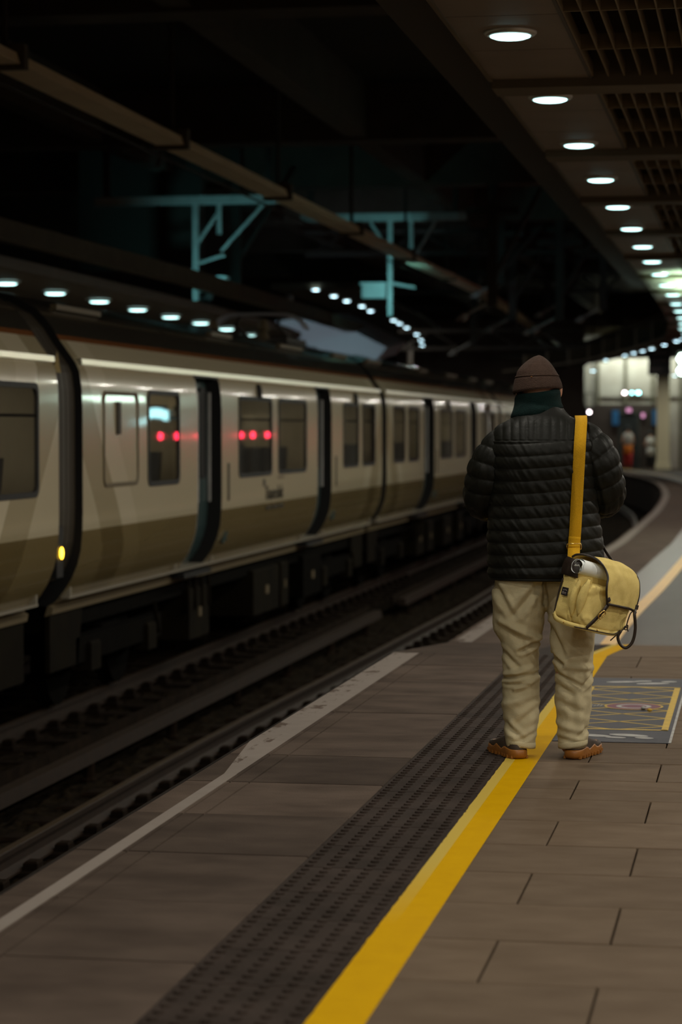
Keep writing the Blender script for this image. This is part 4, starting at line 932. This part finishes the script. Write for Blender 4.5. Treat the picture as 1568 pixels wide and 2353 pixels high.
# ---- shoes
def shoe(hx, hy, ang):
    r = Matrix.Rotation(ang, 3, 'Z'); o = Vector((hx, hy, 0))
    T = lambda x, y, z: o + r @ Vector((x, y, z))
    Ys = [-.018, -.005, .02, .06, .10, .15, .20, .24, .265, .278]; Wd = [.012, .030, .039, .041, .040, .045, .050, .046, .034, .012]
    def outline(f, dz, z, n=40):
        pts = []
        for k in range(n):
            t = k / (n / 2)
            if t <= 1: y = -.018 + .296 * (.5 - .5 * math.cos(PI * t)); x = lerp(Ys, Wd, y)
            else: y = -.018 + .296 * (.5 - .5 * math.cos(PI * (2 - t))); x = -lerp(Ys, Wd, y)
            yy = .13 + (y - .13) * (f if not isinstance(f, tuple) else f[1]); xx = x * (f if not isinstance(f, tuple) else f[0])
            zz = z(y, x) if callable(z) else z
            pts.append(T(xx, yy, zz + dz))
        return pts
    toe = lambda y: .012 * max(0, (y - .19) / .08) ** 2
    wav = lambda y, x: .036 + toe(y) + .016 * math.exp(-((y - .055) / .028) ** 2) + .010 * math.exp(-((y + .015) / .02) ** 2) + .012 * math.exp(-((y - .15) / .03) ** 2) + .004 * math.sin(y * 95)
    sole = MB().loft([outline(.95, 0, lambda y, x: .002 + toe(y)), outline(1.03, 0, lambda y, x: .008 + toe(y)), outline(1.06, 0, lambda y, x: .018 + toe(y) + .002 * math.sin(y * 160)), outline(1.05, 0, lambda y, x: wav(y, x) - .006), outline(1.02, 0, wav), outline(.97, 0, lambda y, x: wav(y, x) - .002)])
    up = MB().loft([outline(.98, 0, .02), outline(1.0, 0, lambda y, x: .04 + toe(y)), outline((.93, .97), 0, lambda y, x: .062 - .10 * max(0, y - .16)), outline((.78, .90), 0, lambda y, x: .076 - .24 * max(0, y - .14)), outline((.62, .72), 0, lambda y, x: .086 - .26 * max(0, y - .12)), outline((.45, .45), 0, lambda y, x: .090 - .26 * max(0, y - .12))])
    u_ = obj('shoe', up, M['shoe'], PR, True)
    obj('sole', sole, M['gum'], u_, True)
    for k in range(9):   # tread lugs
        for s in (-1, 1):
            y = .0 + k * .031; x = s * lerp(Ys, Wd, y) * 1.04; p = T(x, y, .010 + toe(y)); ax = r @ Vector((1, 0, 0)); ay = r @ Vector((0, 1, 0))
            obj('tread_lug', MB().obox(p, ax, ay, (0, 0, 1), .010, .014, .013), M['gum'], u_)
    obj('collar_lining', MB().tube([T(.026 * math.cos(2 * PI * k / 24), .050 + .038 * math.sin(2 * PI * k / 24), .070) for k in range(25)], .008, 6), M['sock'], u_, True)
    for k in range(4): obj('lace', MB().tube([T(-.027, .12 + k * .022, .080 - k * .007), T(0, .125 + k * .022, .086 - k * .006), T(.027, .12 + k * .022, .080 - k * .007)], .003, 6), M['sock'], u_)
shoe(-.102, -.088, math.radians(22)); shoe(.128, -.078, math.radians(-20))
# ---- neck warmer
def snood(u, v):
    z = 1.475 + .115 * v; a = 2 * PI * u
    w = lerp([0, .12, .3, .55, .8, 1], [.098, .110, .109, .102, .097, .090], v); d = lerp([0, .12, .3, .55, .8, 1], [.108, .115, .112, .107, .103, .094], v)
    cx = -.030 + .004 * v; x = w * math.cos(a); y = d * math.sin(a)
    k = 1 + .030 * math.sin(v * 10 + 1.2 * math.sin(a)) * (1 - v * .4) + .02 * N3(math.cos(a) * 3, math.sin(a) * 3, v * 5)
    return Vector((x * k + cx, y * k + .008, z + .016 * math.cos(a) * (1 - .3 * v) + .010 * math.sin(a) * v - .004 + (.012 * max(0, math.cos(a)) if v < .2 else 0)))
nw = MB(); nw.grid(snood, 64, 40, True)
nw.grid(lambda u, v: snood(u, 1) * (1 - v) + (Vector((-.026, .01, snood(u, 1).z - .02)) + (snood(u, 1) - Vector((-.026, .01, snood(u, 1).z))) * .8) * v, 64, 4, True)
obj('neck_warmer', nw, M['snood'], PR, True, fix=False)
# ---- beanie
HZ = [1.580, 1.588, 1.605, 1.622, 1.634, 1.641, 1.648, 1.668, 1.690, 1.707, 1.722, 1.731, 1.737]
HW = [.104, .108, .1055, .101, .0975, .0945, .0925, .0845, .069, .053, .034, .019, .002]
HX = [-.028, -.028, -.028, -.029, -.030, -.030, -.030, -.032, -.030, -.028, -.026, -.024, -.022]
def hat(u, v):
    z = 1.580 + .157 * (1 - (1 - v) ** 1.35); a = 2 * PI * u; w = lerp(HZ, HW, z); cx = lerp(HZ, HX, z)
    c = 1.645 if True else 0
    k = 1 + .012 * N3(math.cos(a) * 2, math.sin(a) * 2, z * 16) + (.05 * N3(math.cos(a) * 4, math.sin(a) * 4, z * 40) * max(0, (z - 1.69) / .04))
    tilt = .010 * math.cos(a) * max(0, 1 - (z - 1.58) / .1)
    if z > 1.640: k *= .985
    return Vector((cx + w * k * math.cos(a), .015 + w * 1.13 * k * math.sin(a) * (1 if z < 1.7 else .95), z + tilt + .008 * math.sin(a) * -1 * max(0, 1 - (z - 1.58) / .1)))
hb = MB(); hb.grid(hat, 96, 90, True)
hb.grid(lambda u, v: hat(u, 0) * (1 - v) + (Vector((-.028, .015, hat(u, 0).z + .004)) + (hat(u, 0) - Vector((-.028, .015, hat(u, 0).z))) * .86) * v, 96, 3, True)
hat_o = obj('beanie', hb, M['hat'], PR, True, fix=False)
obj('cuff_fold', MB().tube([Vector(hat(k / 64, .33)) + Vector((math.cos(2 * PI * k / 64), math.sin(2 * PI * k / 64), 0)) * .0005 for k in range(65)], .0035, 6), M['hat'], hat_o, True)
q = hat(.71, .30); obj('maker_tag', MB().obox(q + Vector((-.0, -.003, 0)), (1, 0, 0), (0, 1, 0), (0, 0, 1), .007, .003, .003), M['gum'], hat_o)

# ================================================================== SHOULDER BAG
BG = empty('shoulder_bag', (-.905, 10.14, 0), math.radians(5.1))
tag(BG, 'tan canvas shoulder bag with ochre strap and dark leather trim hanging at the hip', 'bag')
E_ = Vector((.62, .765, -.18)).normalized(); Nn = E_.cross(Vector((0, 0, 1))).normalized(); W_ = Nn.cross(E_).normalized()
ra = math.radians(9); W2 = W_ * math.cos(ra) + Nn * math.sin(ra); N2 = Nn * math.cos(ra) - W_ * math.sin(ra)
O_ = Vector((.030, -.300, .622))
def B(e, n, w): return O_ + E_ * e + N2 * n + W2 * w
LB, TB, HB = .325, .095, .255
def rbox(e0, e1, n0, n1, w0, w1, ex, amp, seed, nu=90, nv=70):
    """soft superellipsoid-like box in bag axes with canvas wrinkles"""
    ce, cn, cw = (e0 + e1) / 2, (n0 + n1) / 2, (w0 + w1) / 2; he, hn, hw = (e1 - e0) / 2, (n1 - n0) / 2, (w1 - w0) / 2
    def fn(u, v):
        a = 2 * PI * u; t = PI * (v - .5)
        x = spow(math.cos(t), ex) * spow(math.cos(a), ex); y = spow(math.cos(t), ex) * spow(math.sin(a), ex); z = spow(math.sin(t), ex)
        d = amp * (N3(x * 2.2 + seed, y * 2.2, z * 2.4) + .5 * N3(x * 5 + seed, y * 4, z * 5)) 
        return B(ce + x * (he + d), cn + y * (hn + d * 1.2), cw + z * (hw + d * .5))
    return MB().grid(fn, nu, nv, True)
bodyb = obj('bag_body', rbox(0, LB, 0, TB, 0, HB, .32, .007, 1.7), M['canvas'], BG, True)
pock = obj('front_pocket', rbox(.015, LB - .005, TB - .03, TB + .062, -.004, .185, .36, .008, 6.1), M['canvas'], BG, True)
# pleats in the gusset between body and pocket
for k, (n0, w0, w1) in enumerate(((TB - .002, .03, .19), (TB + .030, .04, .20))):
    obj('gusset_pleat', MB().tube([B(.018 - .012 * math.sin(PI * t / 8), n0 + .012 * t / 8 * (1 if k else -.4), w0 + (w1 - w0) * t / 8) for t in range(9)], [.004, .010, .015, .018, .019, .018, .016, .012, .006], 12, flat=.8), M['canvas'], bodyb, True)
# piping along the bottom edges
def pipe(name, pts, r, m='leather', par=None): return obj(name, MB().tube(catmull(pts, 6), r, 8), M[m], par or BG, True)
pipe('piping', [B(.004, .010, .18), B(.002, .008, .12), B(.002, .009, .06), B(.004, .012, .022), B(.006, .028, .002), B(.008, .06, -.004), B(.014, .09, -.006)], .0035)
pipe('piping', [B(.012, TB + .0, -.007), B(.02, TB + .05, -.004), B(.06, TB + .062, -.003), B(.15, TB + .064, -.004), B(.25, TB + .060, 0), B(.29, TB + .05, .03), B(.30, TB + .045, .08)], .0028)
obj('base_band', MB().ribbon(catmull([B(.004, .006, .030), B(-.004, .03, .010), B(-.003, .07, .003), B(.008, TB + .010, .0), B(.030, TB + .052, .0), B(.09, TB + .062, -.002), B(.16, TB + .063, -.003), B(.24, TB + .060, .0), B(.295, TB + .045, .012), B(.312, TB + .02, .03)], 6), W2, .020, .004), M['canvas'], BG, True)
for e, n in ((-.003, TB * .8), (.12, TB + .066)):
    obj('rivet', MB().ball(B(e, n, .002), .004, .004, .004, 10, 8), M['brass'], BG, True)
# leather top of the gusset with the strap tab
obj('leather_tab', MB().ribbon(catmull([B(-.004, TB * .5, .195), B(-.009, TB * .5, .22), B(-.006, TB * .5, .25), B(.004, TB * .52, .268)], 5), N2, .088, .005), M['leather'], BG, True)
# maker's patch with two rows of tiny pale stitches
pt = obj('label_patch', MB().obox(B(-.0070, .045, .128), N2, E_, W2, .032, .003, .034), M['patch'], BG)
for a, b in (((-.009, .003), (-.005, .008)), ((-.004, .003), (.0, .008)), ((.003, .009), (.006, .005)), ((.008, .008), (.011, .004)), ((-.010, -.003), (-.002, -.003)), ((-.010, -.007), (-.004, -.006)), ((-.001, -.005), (.003, -.007)), ((.004, -.004), (.010, -.005)), ((-.008, -.010), (.0, -.010)), ((.004, -.009), (.009, -.010))):
    c = B(-.0090, .045, .128); p, q_ = c + N2 * a[0] + W2 * a[1], c + N2 * b[0] + W2 * b[1]
    obj('stitched_mark', MB().tube([p, q_], .0011, 5), M['patchink'], pt)
# flap: from the back edge over the top, down the front
prof = [(-.004, .19), (-.006, .24), (.004, .272), (.03, .288), (.07, .292), (.115, .278), (.150, .245), (.168, .20), (.172, .155), (.170, .118)]
pc = catmull([(0, n, w) for n, w in prof], 6)
def flap(off):
    def fn(u, v):
        i = v * (len(pc) - 1); k = min(int(i), len(pc) - 2); p = pc[k].lerp(pc[k + 1], i - k)
        tp = lerp([0, .35, .55, .68, .8, .9, 1], [.03, .045, .075, .105, .092, .105, .125], v)
        e = tp + (LB + .004 - tp) * u
        bul = .008 * math.sin(PI * u) * math.sin(PI * min(1, v * 1.1)) + .006 * N3(u * 3, v * 4, 7) + .004 * N3(u * 6 + 3, v * 7, 2)
        dr = -.012 * max(0, (u - .75) / .25) ** 2
        return B(e, p.y + (bul + off) * (1 if v > .35 else .2), p.z + dr + (off if v < .6 else 0) + bul * (1 - v))
    return fn
f1, f2 = flap(0), flap(.0045)
fm = MB(); fm.grid(f1, 50, 70); fm.grid(f2, 50, 70)
flp = obj('flap', fm, M['canvas'], BG, True, fix=False)
pipe('flap_binding', [f2(0, k / 14) for k in range(3, 15)], .0048, par=flp)
pipe('flap_binding', [f2(k / 8, 1) + N2 * .002 for k in range(9)], .0055, par=flp)
pipe('flap_binding', [f2(1, .3 + k / 10 * .7) for k in range(11)], .003, par=flp)
obj('flap_corner', MB().tube([f2(.02, .955), f2(.10, .93)], .011, 8, flat=.5), M['leather'], flp)
obj('flap_corner', MB().tube([f2(.985, .96), f2(.99, .90)], .010, 8, flat=.5), M['leather'], flp)
for u in (.07, .96): obj('rivet', MB().ball(f2(u, .97) + N2 * .006, .0032, .0032, .0032, 10, 8), M['brass'], flp, True)
# front strap with buckle
sp = catmull([B(.135, TB + .078, .118), B(.118, TB + .082, .098), B(.10, TB + .080, .072), B(.082, TB + .074, .046), B(.062, TB + .070, .022), B(.048, TB + .064, .002)], 6)
fs = obj('front_strap', MB().ribbon(sp, E_, .017, .004), M['leather'], BG, True)
bc = B(.098, TB + .088, .070); ux = (sp[12] - sp[20]).normalized(); vx = ux.cross(N2).normalized()
loop = [bc + ux * a + vx * b for a, b in ((.017, -.010), (.019, 0), (.017, .010), (.006, .012), (-.010, .012), (-.018, .009), (-.020, 0), (-.018, -.009), (-.010, -.012), (.006, -.012), (.017, -.010))]
obj('buckle', MB().tube(loop, .0024, 8), M['brass'], fs, True)
obj('buckle_pin', MB().tube([bc + ux * .017, bc - ux * .012 + N2 * .002], .0017, 6), M['brass'], fs, True)
# hanging leather loop with a knotted cord at the flap's outer corner
Pp = lambda x, y, d=0: Vector(((x - 1247) / 534, -.205 + d, (1743 - y) / 534))
pipe('loop_handle', [f2(.985, .97), Pp(1452, 1400), Pp(1454, 1435), Pp(1448, 1465), Pp(1434, 1479), Pp(1421, 1472), Pp(1415, 1455), Pp(1422, 1440)], .0065)
pipe('cord', [f2(.96, .99), Pp(1444, 1400, .0), Pp(1437, 1418, .0), Pp(1433, 1432), Pp(1424, 1440), Pp(1410, 1452), Pp(1398, 1463)], .0026)
pipe('cord', [Pp(1430, 1433), Pp(1437, 1428), Pp(1435, 1438), Pp(1428, 1436), Pp(1433, 1430), Pp(1438, 1442)], .0026)
# shoulder strap: over the shoulder, down the back
def backy(x, z):
    best = 0
    for k in range(150, 300):
        p = torso(k / 300, (z - .77) / .745)
        if abs(p.x - x) < .006: best = min(best, p.y)
    return best
line = [(.157, 1.42), (.153, 1.36), (.149, 1.28), (.145, 1.20), (.140, 1.10), (.135, 1.0), (.130, .93), (.127, .885), (.125, .85)]
sp_ = [(.105, .175, 1.10), (.12, .172, 1.20), (.135, .160, 1.30), (.148, .130, 1.39), (.155, .075, 1.448), (.158, .015, 1.474), (.159, -.045, 1.468), (.159, -.095, 1.446)]
sp_ += [(x, min(backy(x, z) - .013, backy(x, z + .02) - .010, backy(x, z - .02) - .010, -.13), z) for x, z in line[1:-2]] + [(.127, -.222, .885), (.125, -.245, .858)]
ss = catmull(sp_, 6)
st = obj('shoulder_strap', MB().ribbon(ss, (1, -.05, .02), .0505, .0035), M['strap'], BG, True)
# second layer below the slider, slider and end ring
obj('strap_return', MB().ribbon([p + Vector((0, -.004, 0)) for p in ss[-16:]], (1, -.05, .02), .051, .003), M['strap'], BG, True)
def ringrect(c, hw, hh, r, name):
    c = Vector(c); a = Vector((1, -.05, .03)).normalized(); b = Vector((-.05, -.05, 1)).normalized()
    q = [(-hw, -hh), (0, -hh), (hw, -hh), (hw + .002, 0), (hw, hh), (0, hh), (-hw, hh), (-hw - .002, 0), (-hw, -hh)]
    return obj(name, MB().tube([c + a * x + b * y for x, y in q], r, 8), M['brass'], BG, True)
pz = min(ss, key=lambda p: abs(p.z - .925) + (0 if p.y < 0 else 9)); ringrect(pz + Vector((.0, -.008, 0)), .029, .012, .0021, 'strap_slider')
obj('slider_wrap', MB().ribbon([pz + Vector((0, -.007, .010)), pz + Vector((0, -.0105, 0)), pz + Vector((0, -.007, -.010))], (1, -.05, .02), .048, .004), M['strap'], BG, True)
ringrect(ss[-1] + Vector((.001, -.006, -.002)), .028, .007, .0021, 'strap_ring')
# front end of the strap running down to the far end of the bag
pipe('front_strap_end', [(.105, .175, 1.10), (.18, .175, 1.02), (.245, .13, .96), (.262, .04, .90), B(LB - .005, TB * .5, .262)], .006, 'leather')
# rolled paper stuck under the flap
pr_ = empty('paper_roll', (-.905, 10.14, 0), math.radians(5.1)); tag(pr_, 'rolled white paper poking out under the bag flap', 'paper roll')
ax0, ax1 = B(-.006, .085, .245), B(.22, .080, .238); dA = (ax1 - ax0).normalized(); a1 = dA.cross(Vector((0, 0, 1))).normalized(); a2 = a1.cross(dA)
def roll(u, v):
    an = 2 * PI * u * 2.3; r = .034 - .010 * u * (1 if True else 0)
    r *= 1 + .05 * N3(an, v * 2, 3) * (1 - v)
    rag = -.010 * N3(an * 1.3, 2, 9) - .012 * math.sin(an * .7) * (v < .02)
    return ax0 + dA * ((ax1 - ax0).length * v + (rag if v < .05 else 0)) + a1 * (r * math.cos(an + 2)) + a2 * (r * math.sin(an + 2))
obj('sheet', MB().grid(roll, 120, 14), M['paper'], pr_, True, fix=False)
obj('torn_corner', MB().grid(lambda u, v: ax0 + dA * (.012 - .02 * v) + a1 * (-.012 + .028 * u - .01 * v) + a2 * (-.018 + .022 * v + .008 * N3(u * 4, v * 4, 1)), 8, 8), M['paper'], pr_, True, fix=False)

# ================================================================== TWO SMALL PEOPLE BY THE SHOP FRONT
def walker(name, x, y, h, label, top, mid, low):
    r = empty(name, (x, y, LOWZ)); tag(r, label, 'person')
    k = h / 1.72
    b_ = MB()
    for s, f in ((-1, .12), (1, -.12)):
        b_.tube([(s * .08 * k, 0, .88 * k), (s * .10 * k, f * .6 * k, .48 * k), (s * .10 * k, f * k, .08 * k)], [.085 * k, .062 * k, .042 * k], 12)
        b_.tube([(s * .10 * k, f * k, .06 * k), (s * .11 * k, f * k + .15 * k, .04 * k)], [.045 * k, .035 * k], 10)
        b_.tube([(s * .14 * k, 0, 1.40 * k), (s * .22 * k, -f * .4 * k, 1.12 * k), (s * .20 * k, .18 * k, 1.0 * k), (s * .19 * k, .24 * k, 1.0 * k)], [.06 * k, .05 * k, .036 * k, .034 * k], 10)
        for j in range(4): b_.tube([(s * (.20 - .014 * j) * k, .24 * k, 1.01 * k), (s * (.195 - .016 * j) * k, .31 * k, (.99 - .006 * j) * k)], [.010 * k, .008 * k], 6)
        b_.tube([(s * .17 * k, .23 * k, 1.02 * k), (s * .15 * k, .27 * k, 1.05 * k)], [.011 * k, .008 * k], 6)
    b_.tube([(0, 0, .84 * k), (0, 0, 1.05 * k), (0, 0, 1.3 * k), (0, 0, 1.44 * k), (0, .01 * k, 1.5 * k)], [.13 * k, .13 * k, .15 * k, .11 * k, .055 * k], 14)
    b_.grid(lambda u, v: Vector((.08 * k * math.sin(PI * v) * math.cos(2 * PI * u), .1 * k * math.sin(PI * v) * math.sin(2 * PI * u) + .02 * k + .02 * k * math.exp(-((u - .25) / .03) ** 2 - ((v - .42) / .06) ** 2), 1.60 * k - .12 * k * math.cos(PI * v))), 24, 16, True)
    remesh(b_, 'body', .014, M['skin'], r, 2)
    obj('top', MB().tube([(0, 0, .98 * k), (0, 0, 1.2 * k), (0, 0, 1.38 * k), (0, 0, 1.46 * k)], [.185 * k, .19 * k, .185 * k, .10 * k], 18, flat=.8, up=(1, 0, 0)), M[top], r, True)
    obj('coat_skirt', MB().tube([(0, 0, .62 * k), (0, 0, .8 * k), (0, 0, 1.0 * k)], [.20 * k, .19 * k, .18 * k], 18, flat=.8, up=(1, 0, 0)), M[mid], r, True)
    for s, f in ((-1, .12), (1, -.12)):
        obj('trouser_leg', MB().tube([(s * .08 * k, 0, .80 * k), (s * .10 * k, f * .6 * k, .48 * k), (s * .10 * k, f * k, .09 * k)], [.105 * k, .085 * k, .07 * k], 12), M[low], r, True)
    obj('hair', MB().ball((0, -.01 * k, 1.64 * k), .092 * k, .105 * k, .10 * k), M['darkcloth'], r, True)
walker('person', -5.02, 93.6, 1.7, 'small distant person in pale top and orange skirt walking by the shop front', 'whitecloth', 'orange', 'redcloth')
walker('person', -4.15, 93.9, 1.5, 'small distant person in pale coat and dark trousers near the cream pillar', 'whitecloth', 'whitecloth', 'darkcloth')
